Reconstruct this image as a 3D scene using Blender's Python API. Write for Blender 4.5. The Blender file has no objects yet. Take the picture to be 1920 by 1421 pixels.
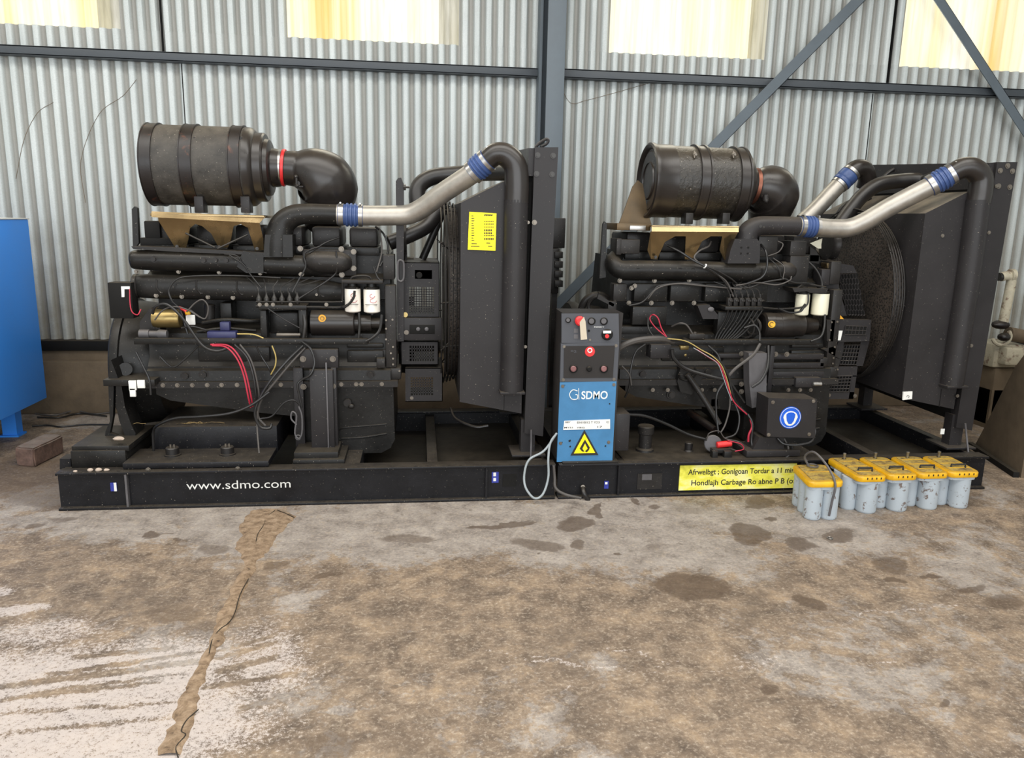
import bpy, bmesh, math, random
import numpy as np
from mathutils import Vector, Matrix, noise
random.seed(7)
SC = bpy.context.scene
COL = SC.collection
PI = math.pi

# ------------------------------------------------------------------ camera
F, CX, CY, CAMH = 1440.0, 960.0, 710.5, 1.5
def _axes():
    d = Vector((817-CX, 7600-CY, F)).normalized()
    x = Vector((12850-CX, 642-CY, F)).normalized()
    x = (x - d*x.dot(d)).normalized()
    y = (-d).cross(x)
    return x, y, -d
AX, AY, AZ = _axes()
def at(u, v, Y):
    """world point on the depth plane Y seen at photograph pixel u, v"""
    r = Vector((u-CX, v-CY, F))
    w = Vector((AX.dot(r), AY.dot(r), AZ.dot(r)))
    k = Y/w.y
    return Vector((w.x*k, Y, w.z*k + CAMH))
def atz(u, v, Z):
    r = Vector((u-CX, v-CY, F))
    w = Vector((AX.dot(r), AY.dot(r), AZ.dot(r)))
    k = (Z-CAMH)/w.z
    return Vector((w.x*k, w.y*k, Z))
cam_d = bpy.data.cameras.new('camera')
cam = bpy.data.objects.new('camera', cam_d); COL.objects.link(cam)
cam_d.sensor_fit = 'HORIZONTAL'; cam_d.sensor_width = 36; cam_d.lens = 36*F/1920
m = Matrix(((AX.x, -AX.y, -AX.z), (AY.x, -AY.y, -AY.z), (AZ.x, -AZ.y, -AZ.z)))
cam.matrix_world = Matrix.Translation((0, 0, CAMH)) @ m.to_4x4()
cam_d.clip_start = 0.05
SC.camera = cam

# ------------------------------------------------------------------ materials
def srgb(r, g, b):
    f = lambda c: (c/255/12.92) if c <= 10.3 else ((c/255+0.055)/1.055)**2.4
    return (f(r), f(g), f(b), 1)
class NT:
    def __init__(s, name):
        s.m = bpy.data.materials.new(name); s.m.use_nodes = True
        s.t = s.m.node_tree; s.n = s.t.nodes; s.l = s.t.links
        s.b = s.n['Principled BSDF']
    def node(s, typ, **kw):
        n = s.n.new(typ)
        for k, v in kw.items():
            if k.startswith('i_'):
                key = k[2:]
                key = int(key) if key.isdigit() else key.replace('_', ' ')
                n.inputs[key].default_value = v
            else: setattr(n, k, v)
        return n
    def link(s, a, b): s.l.new(a, b)
    def pos(s, scale=(1, 1, 1)):
        g = s.node('ShaderNodeNewGeometry')
        mp = s.node('ShaderNodeMapping'); mp.inputs['Scale'].default_value = scale
        s.link(g.outputs['Position'], mp.inputs['Vector'])
        return mp.outputs[0]
    def noise(s, vec, scale, detail=4, rough=.55, dist=0.0):
        n = s.node('ShaderNodeTexNoise'); n.inputs['Scale'].default_value = scale
        n.inputs['Detail'].default_value = detail; n.inputs['Roughness'].default_value = rough
        n.inputs['Distortion'].default_value = dist
        s.link(vec, n.inputs['Vector']); return n.outputs['Fac']
    def ramp(s, fac, stops):
        r = s.node('ShaderNodeValToRGB'); e = r.color_ramp.elements
        while len(e) < len(stops): e.new(.5)
        for i, (p, c) in enumerate(stops):
            e[i].position = p; e[i].color = c if len(c) == 4 else (*c, 1)
        s.link(fac, r.inputs[0]); return r.outputs[0]
    def mix(s, fac, a, b, mode='MIX'):
        n = s.node('ShaderNodeMix', data_type='RGBA', blend_type=mode)
        for inp, v in ((n.inputs[0], fac), (n.inputs[6], a), (n.inputs[7], b)):
            if hasattr(v, 'links') or isinstance(v, bpy.types.NodeSocket): s.link(v, inp)
            else: inp.default_value = v
        return n.outputs[2]
    def math(s, op, a, b=0.0, clamp=False):
        n = s.node('ShaderNodeMath', operation=op); n.use_clamp = clamp
        for inp, v in ((n.inputs[0], a), (n.inputs[1], b)):
            if isinstance(v, bpy.types.NodeSocket): s.link(v, inp)
            else: inp.default_value = v
        return n.outputs[0]
    def bump(s, h, strength=.3, dist=.01):
        n = s.node('ShaderNodeBump'); n.inputs['Strength'].default_value = strength
        n.inputs['Distance'].default_value = dist
        s.link(h, n.inputs['Height']); s.link(n.outputs[0], s.b.inputs['Normal'])
G4 = lambda v: (v, v, v, 1)
def paint(name, c, rough=.5, metal=0.0, var=.25, scale=9, bump=.15, bscale=60, dust=0.0, dustc=srgb(128, 116, 98), speck=0.0, rust=0.0, spec=.5, coat=0):
    t = NT(name)
    p = t.pos()
    n1 = t.noise(p, scale, 5, .6)
    dark = tuple(x*(1-var) for x in c[:3])+(1,); light = tuple(min(1, x*(1+var)) for x in c[:3])+(1,)
    col = t.mix(t.ramp(n1, [(.3, G4(0)), (.7, G4(1))]), dark, light)
    n2 = t.noise(p, bscale, 4, .6)
    if rust > 0:
        nr = t.noise(p, 17, 6, .7, .4)
        col = t.mix(t.ramp(nr, [(.62-.2*rust, G4(0)), (.74-.15*rust, G4(1))]), col, srgb(92, 50, 32))
    if speck > 0:
        ns = t.noise(p, 140, 2, .5)
        col = t.mix(t.ramp(ns, [(.72-.08*speck, G4(0)), (.76-.08*speck, G4(1))]), col, srgb(150, 142, 130))
    if dust > 0:
        g = t.node('ShaderNodeNewGeometry')
        sx = t.node('ShaderNodeSeparateXYZ'); t.link(g.outputs['Normal'], sx.inputs[0])
        up = t.math('MULTIPLY', t.ramp(sx.outputs[2], [(.35, G4(0)), (.95, G4(1))]), t.ramp(t.noise(p, 14, 5, .65), [(.25, G4(.35)), (.65, G4(1))]))
        col = t.mix(t.math('MULTIPLY', up, dust), col, dustc)
    t.link(col, t.b.inputs['Base Color'])
    rr = t.node('ShaderNodeMapRange', i_3=max(.05, rough-.12), i_4=min(1, rough+.15)); t.link(n1, rr.inputs[0])
    t.link(rr.outputs[0], t.b.inputs['Roughness'])
    t.b.inputs['Metallic'].default_value = metal
    t.b.inputs['Specular IOR Level'].default_value = spec
    if coat: t.b.inputs['Coat Weight'].default_value = coat
    if bump: t.bump(n2, bump, .004)
    return t.m
M = {}
M['black'] = paint('black_engine_paint', srgb(29, 28, 27), .36, var=.3, dust=.2, speck=.1, spec=0.26)
M['black2'] = paint('black_sheet_paint', srgb(43, 41, 42), .42, var=.14, scale=5, bump=.05, dust=.25, speck=.04, spec=0.26)
M['shroud'] = paint('dusty_black_sheet', srgb(44, 42, 43), .42, var=.14, scale=5, bump=.05, dust=.85, speck=.04, spec=0.26)
M['post'] = paint('column_blue_grey', srgb(92, 102, 110), .5, var=.08, scale=6, bump=.05)
M['lens'] = paint('dusky_lamp_lens', srgb(132, 92, 92), .25, var=.1, bump=0)
M['tag'] = paint('soiled_paper_tag', srgb(196, 184, 164), .8, var=.1, bump=0)
M['pan'] = paint('occlusion_black_pan', srgb(27, 25, 24), .45, var=.4, scale=5, dust=.22, spec=0.26)  # occlusion under the engines is put into this near-black base colour
M['skid'] = paint('skid_black_paint', srgb(25, 25, 28), .38, var=.25, dust=.22, speck=.3, spec=0.26)
M['dark'] = paint('dark_recess_metal', srgb(18, 17, 16), .7, var=.3, dust=.25, spec=0.26)
M['grey'] = paint('worn_grey_metal', srgb(92, 90, 92), .5, .2, var=.2, dust=.3)
M['grey2'] = paint('dark_grey_casting', srgb(42, 40, 39), .38, .1, var=.25, dust=.3, speck=.1, spec=0.26)
M['rubber'] = paint('black_rubber', srgb(30, 28, 28), .36, var=.2, bump=.05, dust=.2)
M['plastic'] = paint('black_plastic_elbow', srgb(38, 34, 32), .3, var=.1, bump=.04, dust=.18)
M['cable'] = paint('black_cable', srgb(30, 29, 29), .35, var=.2, bump=0, spec=0.5)
M['cableg'] = paint('grey_cable', srgb(74, 70, 67), .5, var=.2, bump=0)
M['red'] = paint('red_cable', srgb(176, 40, 62), .4, var=.15, bump=0)
M['redp'] = paint('red_plastic', srgb(214, 44, 46), .35, var=.1, bump=0)
M['yellowc'] = paint('straw_yellow_cable', srgb(178, 156, 92), .5, var=.1, bump=0)
M['silver'] = paint('aluminium_tube', srgb(168, 163, 155), .42, .75, var=.12, scale=20, bump=.08)
M['steel'] = paint('bright_steel', srgb(170, 168, 165), .3, .9, var=.1, bump=0)
M['bolt'] = paint('zinc_bolt', srgb(118, 111, 102), .35, .6, var=.25, bump=0)
M['boltd'] = paint('painted_bolt', srgb(52, 50, 48), .32, .4, var=.25, bump=0)
M['brass'] = paint('passivated_brass_sheet', srgb(150, 130, 96), .24, .9, var=.25, scale=6, bump=.05, dust=.1)
M['brassy'] = paint('gold_starter_body', srgb(150, 130, 84), .3, .8, var=.2, bump=.05)
M['blueh'] = paint('blue_silicone_hose', srgb(58, 80, 128), .4, var=.1, bump=0)
M['copper'] = paint('copper_band', srgb(126, 80, 64), .4, .7, var=.2, bump=0)
M['filter1'] = paint('fibrous_filter_shell', srgb(58, 55, 51), .65, var=.5, scale=14, bump=.5, bscale=70, dust=.3, speck=.25)
M['filter2'] = paint('wrinkled_filter_shell', srgb(38, 35, 31), .33, var=.4, scale=25, bump=1.0, bscale=45, dust=.3, speck=.3)
M['band1'] = paint('rusty_dark_band', srgb(24, 18, 17), .4, var=.25, rust=.22, dust=.1)
M['rusty'] = paint('brown_tarnished_sheet', srgb(92, 76, 54), .4, .5, var=.3, bump=.05)
M['lead'] = paint('pale_grey_lead', srgb(150, 158, 162), .45, var=.15, bump=0)
M['white'] = paint('white_filter_can', srgb(236, 230, 220), .4, var=.05, bump=0)
M['white2'] = paint('cream_filter_can', srgb(222, 218, 196), .4, var=.06, bump=0)
M['blue'] = paint('bright_blue_paint', srgb(52, 146, 248), .45, var=.04, scale=3, bump=.04, bscale=200)
M['bluepanel'] = paint('worn_blue_panel', srgb(62, 122, 168), .45, var=.12, scale=8, bump=.03)
M['greypanel'] = paint('console_grey', srgb(70, 72, 78), .5, var=.08, bump=.03)
M['panel'] = paint('console_dark', srgb(46, 43, 42), .55, var=.12, bump=.05, spec=0.26)
M['yellow'] = paint('yellow_label', srgb(250, 232, 10), .5, var=.05, scale=20, bump=0)
M['yellowlid'] = paint('yellow_battery_lid', srgb(226, 172, 24), .42, var=.14, scale=20, bump=.05, dust=.6, dustc=srgb(120, 100, 60))
M['wht'] = paint('white_print', srgb(232, 232, 228), .5, var=.04, bump=0)
M['blk'] = paint('black_print', srgb(34, 32, 28), .6, var=.1, bump=0)
M['signblue'] = paint('sign_blue', srgb(20, 92, 210), .4, var=.04, bump=0)
M['connblue'] = paint('dark_blue_connector', srgb(44, 46, 84), .4, var=.15, bump=0)
M['stickblue'] = paint('sticker_blue', srgb(44, 56, 150), .5, var=.1, bump=0)
M['orange'] = paint('orange_sticker', srgb(222, 160, 40), .45, var=.06, bump=0)
M['purlin'] = paint('blue_grey_steel', srgb(66, 72, 78), .5, var=.1, scale=6, bump=.08, dust=.25)
M['concrete'] = paint('rough_concrete', srgb(104, 90, 72), .9, var=.25, scale=6, bump=.5, bscale=40)
M['brick'] = paint('dirty_brick', srgb(104, 82, 72), .85, var=.4, scale=22, bump=.7, bscale=60, dust=.5, dustc=srgb(150, 142, 128))
M['whitepipe'] = paint('peeling_white_pipe', srgb(186, 178, 156), .6, var=.12, scale=30, bump=.3, rust=.45)
M['straw'] = paint('dry_straw', srgb(140, 118, 78), .8, var=.2, bump=0)
M['pebble'] = paint('pale_pebble', srgb(176, 160, 146), .8, var=.25, bump=.3)

def battery_case():
    t = NT('battery_grey_case'); p = t.pos()
    n = t.noise(p, 24, 6, .7, .3)
    c = t.mix(t.ramp(n, [(.585, G4(0)), (.63, G4(1))]), srgb(176, 186, 194), srgb(112, 98, 92))
    t.link(c, t.b.inputs['Base Color']); t.b.inputs['Roughness'].default_value = .42
    t.bump(n, .15, .003); return t.m
M['case'] = battery_case()
def dirty_top():
    t = NT('dirty_battery_top'); p = t.pos()
    n = t.noise(p, 22, 6, .7, .6)
    c = t.ramp(n, [(.3, srgb(84, 70, 46)), (.45, srgb(140, 116, 66)), (.55, srgb(176, 150, 70)), (.66, srgb(120, 104, 80))])
    t.link(c, t.b.inputs['Base Color']); t.b.inputs['Roughness'].default_value = .7; t.bump(n, .3, .004); return t.m
M['dirtytop'] = dirty_top()
def yellow_sign():
    t = NT('faded_yellow_sign'); p = t.pos((1, 1, 1.5))
    n = t.noise(p, 7, 6, .65, .3)
    c = t.ramp(n, [(.3, srgb(196, 192, 56)), (.46, srgb(238, 232, 84)), (.60, srgb(240, 236, 170)), (.75, srgb(214, 210, 168))])
    t.link(c, t.b.inputs['Base Color']); t.b.inputs['Roughness'].default_value = .5; return t.m
M['sign'] = yellow_sign()
def fan_mesh():
    t = NT('woven_wire_mesh'); p = t.pos()
    v = t.node('ShaderNodeTexVoronoi'); v.inputs['Scale'].default_value = 75; t.link(p, v.inputs['Vector'])
    c = t.mix(t.ramp(v.outputs['Distance'], [(.25, G4(0)), (.55, G4(1))]), srgb(10, 9, 8), srgb(62, 54, 48))
    t.link(c, t.b.inputs['Base Color']); t.b.inputs['Roughness'].default_value = .6
    t.bump(v.outputs['Distance'], .6, .004); return t.m
M['mesh'] = fan_mesh()
def wall_mat():
    t = NT('galvanised_corrugated_sheet'); p = t.pos((1, 1, .18))
    n = t.noise(p, 9, 5, .6); f = t.noise(t.pos(), 120, 3, .6)
    c = t.mix(t.ramp(n, [(.3, G4(0)), (.7, G4(1))]), srgb(188, 196, 196), srgb(212, 219, 219))
    c = t.mix(t.math('MULTIPLY', t.ramp(f, [(.4, G4(0)), (.7, G4(1))]), .25), c, srgb(150, 150, 146))
    # troughs of the profile take a darker grey-brown, set by depth
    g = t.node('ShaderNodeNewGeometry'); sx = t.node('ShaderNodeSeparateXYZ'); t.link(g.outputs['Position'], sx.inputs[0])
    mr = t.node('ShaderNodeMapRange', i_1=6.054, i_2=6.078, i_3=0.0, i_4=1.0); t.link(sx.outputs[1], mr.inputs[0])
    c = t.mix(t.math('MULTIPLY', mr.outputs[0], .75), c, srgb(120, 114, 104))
    # lower wall darkened in colour for light falloff, mixed with some dirt
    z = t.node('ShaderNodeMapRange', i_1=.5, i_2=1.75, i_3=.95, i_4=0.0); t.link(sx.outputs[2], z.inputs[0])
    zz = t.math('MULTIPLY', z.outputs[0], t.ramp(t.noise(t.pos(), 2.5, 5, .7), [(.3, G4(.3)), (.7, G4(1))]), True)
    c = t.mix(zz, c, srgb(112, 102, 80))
    t.link(c, t.b.inputs['Base Color']); t.b.inputs['Roughness'].default_value = .42
    t.b.inputs['Metallic'].default_value = .0
    return t.m
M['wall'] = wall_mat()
def window_mat(name, strength, tint):
    t = NT(name); p = t.pos((1, 1, .04))
    n = t.noise(p, 3.2, 4, .6, .2)
    n2 = t.noise(t.pos((1, 1, .1)), 22, 4, .6)
    a = t.ramp(n, [(.42, srgb(255, 252, 236)), (.55, srgb(250, 240, 200)), (.64, srgb(238, 206, 130))])
    c = t.mix(t.ramp(n2, [(.45, G4(0)), (.8, G4(.6))]), a, tint)
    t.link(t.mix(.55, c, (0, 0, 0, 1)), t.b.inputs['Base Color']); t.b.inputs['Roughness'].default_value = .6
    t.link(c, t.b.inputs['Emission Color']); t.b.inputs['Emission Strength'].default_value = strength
    return t.m
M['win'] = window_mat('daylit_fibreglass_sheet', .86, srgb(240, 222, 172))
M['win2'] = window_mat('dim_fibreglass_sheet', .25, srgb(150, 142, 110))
def floor_mat():
    t = NT('stained_concrete_floor'); p = t.pos()
    at_ = t.node('ShaderNodeVertexColor', layer_name='stain')
    sep = t.node('ShaderNodeSeparateColor'); t.link(at_.outputs['Color'], sep.inputs[0])
    W, D, B = sep.outputs[0], sep.outputs[1], sep.outputs[2]
    n1 = t.noise(p, 1.6, 8, .68, .5); n2 = t.noise(p, 7, 7, .7, .3); n3 = t.noise(p, 70, 5, .75); n4 = t.noise(p, 260, 2, .5)
    n6 = t.noise(p, 22, 6, .75, .4)
    brown = t.ramp(n2, [(.28, srgb(78, 66, 56)), (.42, srgb(104, 89, 75)), (.52, srgb(126, 109, 92)), (.62, srgb(146, 126, 104)), (.75, srgb(170, 147, 119))])
    grey = t.ramp(n2, [(.28, srgb(114, 105, 98)), (.5, srgb(148, 139, 131)), (.72, srgb(174, 165, 156))])
    bm = t.math('ADD', B, t.math('MULTIPLY', t.math('SUBTRACT', t.math('ADD', n1, t.math('MULTIPLY', n6, .5)), .75), 2.6))
    c = t.mix(t.ramp(bm, [(.40, G4(0)), (.56, G4(1))]), grey, brown)
    c = t.mix(t.math('MULTIPLY', t.ramp(n6, [(.52, G4(0)), (.68, G4(1))]), .45), c, srgb(176, 160, 140))
    c = t.mix(t.math('MULTIPLY', t.ramp(n6, [(.32, G4(1)), (.46, G4(0))]), .55), c, srgb(88, 74, 62))
    c = t.mix(t.math('MULTIPLY', t.ramp(n3, [(.52, G4(0)), (.66, G4(1))]), .5), c, srgb(198, 184, 166))
    c = t.mix(t.math('MULTIPLY', t.ramp(n3, [(.32, G4(1)), (.45, G4(0))]), .5), c, srgb(76, 64, 54))
    n5 = t.noise(p, 3.1, 6, .7, .8)
    c = t.mix(t.math('MULTIPLY', t.ramp(n5, [(.30, G4(1)), (.45, G4(0))]), .5), c, srgb(88, 76, 66))
    # dark oil and water stains, plus a broad darker area at left back
    dm = t.math('ADD', D, t.math('MULTIPLY', t.math('SUBTRACT', n2, .5), .5))
    c = t.mix(t.math('MULTIPLY', t.ramp(dm, [(.36, G4(0)), (.50, G4(.75)), (.75, G4(1))]), .74), c, srgb(80, 64, 50))
    # white overspray
    wm = t.math('ADD', W, t.math('MULTIPLY', t.math('SUBTRACT', t.math('ADD', t.math('ADD', n3, t.math('MULTIPLY', n4, .5)), t.math('MULTIPLY', n6, .4)), .98), 2.3))
    c = t.mix(t.math('MULTIPLY', t.ramp(wm, [(.40, G4(0)), (.75, G4(1))]), .8), c, srgb(194, 184, 179))
    t.link(c, t.b.inputs['Base Color'])
    r = t.node('ShaderNodeMapRange', i_3=.55, i_4=.8); t.link(n2, r.inputs[0]); t.link(r.outputs[0], t.b.inputs['Roughness'])
    t.bump(t.math('ADD', n3, t.math('MULTIPLY', n6, .6)), .5, .006)
    return t.m
M['floor'] = floor_mat()
def crack_mat():
    t = NT('crumbling_mortar_fill'); p = t.pos()
    n = t.noise(p, 26, 7, .72, .4)
    c = t.ramp(n, [(.33, srgb(44, 34, 28)), (.37, srgb(122, 100, 78)), (.50, srgb(154, 130, 104)), (.66, srgb(182, 158, 132))])
    t.link(c, t.b.inputs['Base Color']); t.b.inputs['Roughness'].default_value = .9; t.bump(n, .9, .02); return t.m
M['crack'] = crack_mat()

# ------------------------------------------------------------------ mesh helpers
class MB:
    def __init__(s): s.bm = bmesh.new(); s.smooth = []
    def _face(s, vs, sm=False):
        try: f = s.bm.faces.new(vs); f.smooth = sm; return f
        except ValueError: return None
    def box(s, lo, hi, bev=0.0):
        x0, x1 = sorted((lo[0], hi[0])); y0, y1 = sorted((lo[1], hi[1])); z0, z1 = sorted((lo[2], hi[2]))
        b = min(bev, (x1-x0)*.45, (y1-y0)*.45, (z1-z0)*.45)
        if b <= 0:
            v = [s.bm.verts.new(p) for p in ((x0,y0,z0),(x1,y0,z0),(x1,y1,z0),(x0,y1,z0),(x0,y0,z1),(x1,y0,z1),(x1,y1,z1),(x0,y1,z1))]
            for q in ((3,2,1,0),(4,5,6,7),(0,1,5,4),(1,2,6,5),(2,3,7,6),(3,0,4,7)): s._face([v[i] for i in q])
            return s
        t = bmesh.new()
        v = [t.verts.new(p) for p in ((x0,y0,z0),(x1,y0,z0),(x1,y1,z0),(x0,y1,z0),(x0,y0,z1),(x1,y0,z1),(x1,y1,z1),(x0,y1,z1))]
        for q in ((3,2,1,0),(4,5,6,7),(0,1,5,4),(1,2,6,5),(2,3,7,6),(3,0,4,7)): t.faces.new([v[i] for i in q])
        bmesh.ops.bevel(t, geom=t.edges[:]+t.verts[:], offset=b, segments=2, affect='EDGES', profile=.5)
        s.merge(t); return s
    def merge(s, t, mat=None):
        mp = {}
        for v in t.verts: mp[v] = s.bm.verts.new(mat @ v.co if mat else v.co)
        for f in t.faces:
            g = s._face([mp[v] for v in f.verts]); 
            if g: g.smooth = f.smooth
        t.free()
    def prism(s, pts, y0, y1, bev=0.0):
        """pts: (x, z) outline, extruded in depth"""
        t = bmesh.new()
        a = [t.verts.new((x, y0, z)) for x, z in pts]; b = [t.verts.new((x, y1, z)) for x, z in pts]
        n = len(pts)
        fs = [t.faces.new(a), t.faces.new(b[::-1])]
        for i in range(n): t.faces.new((a[i], b[i], b[(i+1)%n], a[(i+1)%n]))
        bmesh.ops.recalc_face_normals(t, faces=t.faces[:])
        if bev:
            ed = [e for e in t.edges if (e.verts[0].co.y == y0 and e.verts[1].co.y == y0)]
            bmesh.ops.bevel(t, geom=ed, offset=bev, segments=2, affect='EDGES', profile=.5)
        s.merge(t); return s
    def poly(s, pts3, thick=(0, 0, 0)):
        """polygon through 3D points, given real thickness"""
        t = bmesh.new(); th = Vector(thick)
        a = [t.verts.new(p) for p in pts3]; b = [t.verts.new(Vector(p)+th) for p in pts3]; n = len(a)
        t.faces.new(a); t.faces.new(b[::-1])
        for i in range(n): t.faces.new((a[i], b[i], b[(i+1)%n], a[(i+1)%n]))
        bmesh.ops.recalc_face_normals(t, faces=t.faces[:]); s.merge(t); return s
    def sweep(s, pts, rad, seg=12, caps=True, flat=None):
        """tube through pts; rad number or list; flat=(a,b) scales the section"""
        pts = [Vector(p) for p in pts]; n = len(pts)
        rs = rad if isinstance(rad, (list, tuple)) else [rad]*n
        T = []
        for i in range(n):
            d = pts[min(i+1, n-1)]-pts[max(i-1, 0)]
            T.append(d.normalized() if d.length > 1e-9 else Vector((1, 0, 0)))
        up = Vector((0, 0, 1)) if abs(T[0].z) < .9 else Vector((0, 1, 0))
        N = (up - T[0]*up.dot(T[0])).normalized(); rings = []
        for i in range(n):
            N = (N - T[i]*N.dot(T[i]));  N = N.normalized() if N.length > 1e-6 else T[i].orthogonal().normalized()
            B = T[i].cross(N); fa, fb = flat or (1, 1)
            rings.append([s.bm.verts.new(pts[i] + (N*math.cos(2*PI*k/seg)*fa + B*math.sin(2*PI*k/seg)*fb)*rs[i]) for k in range(seg)])
        for i in range(n-1):
            for k in range(seg):
                s._face((rings[i][k], rings[i][(k+1)%seg], rings[i+1][(k+1)%seg], rings[i+1][k]), True)
        if caps: s._face(rings[0][::-1]); s._face(rings[-1])
        return s
    def cyl(s, a, b, r, seg=20, r2=None, bev=0.0):
        a = Vector(a); b = Vector(b); r2 = r if r2 is None else r2
        if bev:
            d = (b-a).normalized()
            return s.sweep([a, a+d*1e-4, a+d*bev, b-d*bev, b-d*1e-4, b], [r-bev, r-bev, r, r2, r2-bev, r2-bev], seg)
        return s.sweep([a, b], [r, r2], seg)
    def lathe(s, o, axis, prof, seg=32):
        """prof: (distance along axis, radius)"""
        o = Vector(o); ax = Vector(axis).normalized(); up = Vector((0, 0, 1)) if abs(ax.z) < .9 else Vector((0, 1, 0))
        N = (up-ax*up.dot(ax)).normalized(); B = ax.cross(N); rings = []
        for d, r in prof:
            rings.append([s.bm.verts.new(o+ax*d+(N*math.cos(2*PI*k/seg)+B*math.sin(2*PI*k/seg))*max(r, 1e-4)) for k in range(seg)])
        for i in range(len(prof)-1):
            sm = abs(prof[i][0]-prof[i+1][0]) > abs(prof[i][1]-prof[i+1][1])*.2
            for k in range(seg): s._face((rings[i][k], rings[i][(k+1)%seg], rings[i+1][(k+1)%seg], rings[i+1][k]), sm)
        s._face(rings[0][::-1]); s._face(rings[-1]); return s
    def torus(s, o, axis, R, r, seg=48, sg=8, a0=0, a1=2*PI):
        o = Vector(o); ax = Vector(axis).normalized(); up = Vector((0, 0, 1)) if abs(ax.z) < .9 else Vector((0, 1, 0))
        N = (up-ax*up.dot(ax)).normalized(); B = ax.cross(N)
        full = abs(a1-a0-2*PI) < 1e-6
        pts = [o+(N*math.cos(a0+(a1-a0)*k/seg)+B*math.sin(a0+(a1-a0)*k/seg))*R for k in range(seg+1)]
        return s.sweep(pts, r, sg, not full)
    def ico(s, c, r, sub=2, sc=(1, 1, 1), jit=0):
        t = bmesh.new(); bmesh.ops.create_icosphere(t, subdivisions=sub, radius=r)
        for v in t.verts:
            k = 1+jit*(noise.noise(v.co*18/r*.05+Vector(c)*7)) if jit else 1
            v.co = Vector((v.co.x*sc[0], v.co.y*sc[1], v.co.z*sc[2]))*k
        for f in t.faces: f.smooth = True
        s.merge(t, Matrix.Translation(c)); return s
    def done(s, name, mat, parent=None, origin=None):
        me = bpy.data.meshes.new(name)
        o = bpy.data.objects.new(name, me); COL.objects.link(o)
        if parent is not None:
            org = ORG[parent.name]; o.parent = parent; ORG[o.name] = org
        else:
            if origin is None:
                cs = [v.co for v in s.bm.verts]
                origin = Vector(((min(c.x for c in cs)+max(c.x for c in cs))/2, (min(c.y for c in cs)+max(c.y for c in cs))/2, min(c.z for c in cs)))
            org = Vector(origin); o.location = org; ORG[o.name] = org
        bmesh.ops.translate(s.bm, vec=-org, verts=s.bm.verts[:])
        bmesh.ops.recalc_face_normals(s.bm, faces=s.bm.faces[:])
        s.bm.to_mesh(me); s.bm.free(); me.set_sharp_from_angle(angle=math.radians(38))
        me.materials.append(M[mat] if isinstance(mat, str) else mat)
        return o
ORG = {}
def tag(o, label=None, cat=None, group=None, kind=None):
    for k, v in (('label', label), ('category', cat), ('group', group), ('kind', kind)):
        if v: o[k] = v
    return o
def empty(name, loc, label, cat, group=None):
    o = bpy.data.objects.new(name, None); COL.objects.link(o); o.location = loc; ORG[o.name] = Vector(loc)
    o.empty_display_size = .1
    return tag(o, label, cat, group)
def struct(o): o['kind'] = 'structure'; return o
def curve(pts, n=6):
    """Catmull-Rom through pts"""
    P = [Vector(p) for p in pts]
    if len(P) < 3: return P
    P = [P[0]*2-P[1]] + P + [P[-1]*2-P[-2]]; out = []
    for i in range(1, len(P)-2):
        a, b, c, d = P[i-1:i+3]
        for k in range(n):
            t = k/n
            out.append(.5*((2*b)+(c-a)*t+(2*a-5*b+4*c-d)*t*t+(3*b-a-3*c+d)*t**3))
    out.append(P[-2]); return out
def copyo(o, off):
    c = o.copy(); COL.objects.link(c); c.location = o.location+Vector(off); ORG[c.name] = ORG[o.name]; return c
def text(s, name, mat, parent, origin3, height, width=None, xdir=(1, 0, 0), zdir=(0, 0, 1), thick=.0008, bold=0.0, shear=0):
    """lettering as thin solid letters; origin3 = lower left corner"""
    cu = bpy.data.curves.new('lettering', 'FONT'); cu.body = s; cu.size = 1; cu.extrude = 0.0; cu.offset = bold; cu.shear = shear
    tmp = bpy.data.objects.new('lettering_tmp', cu); COL.objects.link(tmp)
    dg = bpy.context.evaluated_depsgraph_get(); me0 = bpy.data.meshes.new_from_object(tmp.evaluated_get(dg))
    bpy.data.objects.remove(tmp)
    vs = [v.co.copy() for v in me0.vertices]
    x0 = min(v.x for v in vs); x1 = max(v.x for v in vs)
    k = height/.7; kx = (width/(x1-x0)) if width else k
    X = Vector(xdir); Z = Vector(zdir); N = X.cross(Z)   # N points away from the viewer
    t = bmesh.new(); t.from_mesh(me0); bpy.data.meshes.remove(me0)
    for v in t.verts: v.co = Vector(origin3)+X*((v.co.x-x0)*kx)+Z*(v.co.y*k)
    r = bmesh.ops.extrude_face_region(t, geom=t.faces[:])
    bmesh.ops.translate(t, vec=-N*thick, verts=[g for g in r['geom'] if isinstance(g, bmesh.types.BMVert)])
    mb = MB(); mb.merge(t); return mb.done(name, mat, parent)
def bolts(parent, pts, r=.009, d=.01, mat='bolt', axis=(0, -1, 0), name='bolt', washer=True):
    mb = MB(); a = Vector(axis)
    mb.cyl((0, 0, 0), a*d, r, 6)
    if washer: mb.cyl((0, 0, 0), a*.003, r*1.5, 14)
    first = None
    for p in pts:
        if first is None:
            me = bpy.data.meshes.new(name); mb.bm.to_mesh(me); mb.bm.free(); me.materials.append(M[mat])
            first = me
        o = bpy.data.objects.new(name, first); COL.objects.link(o); o.parent = parent; ORG[o.name] = ORG[parent.name]
        o.location = Vector(p)-ORG[parent.name]

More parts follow.
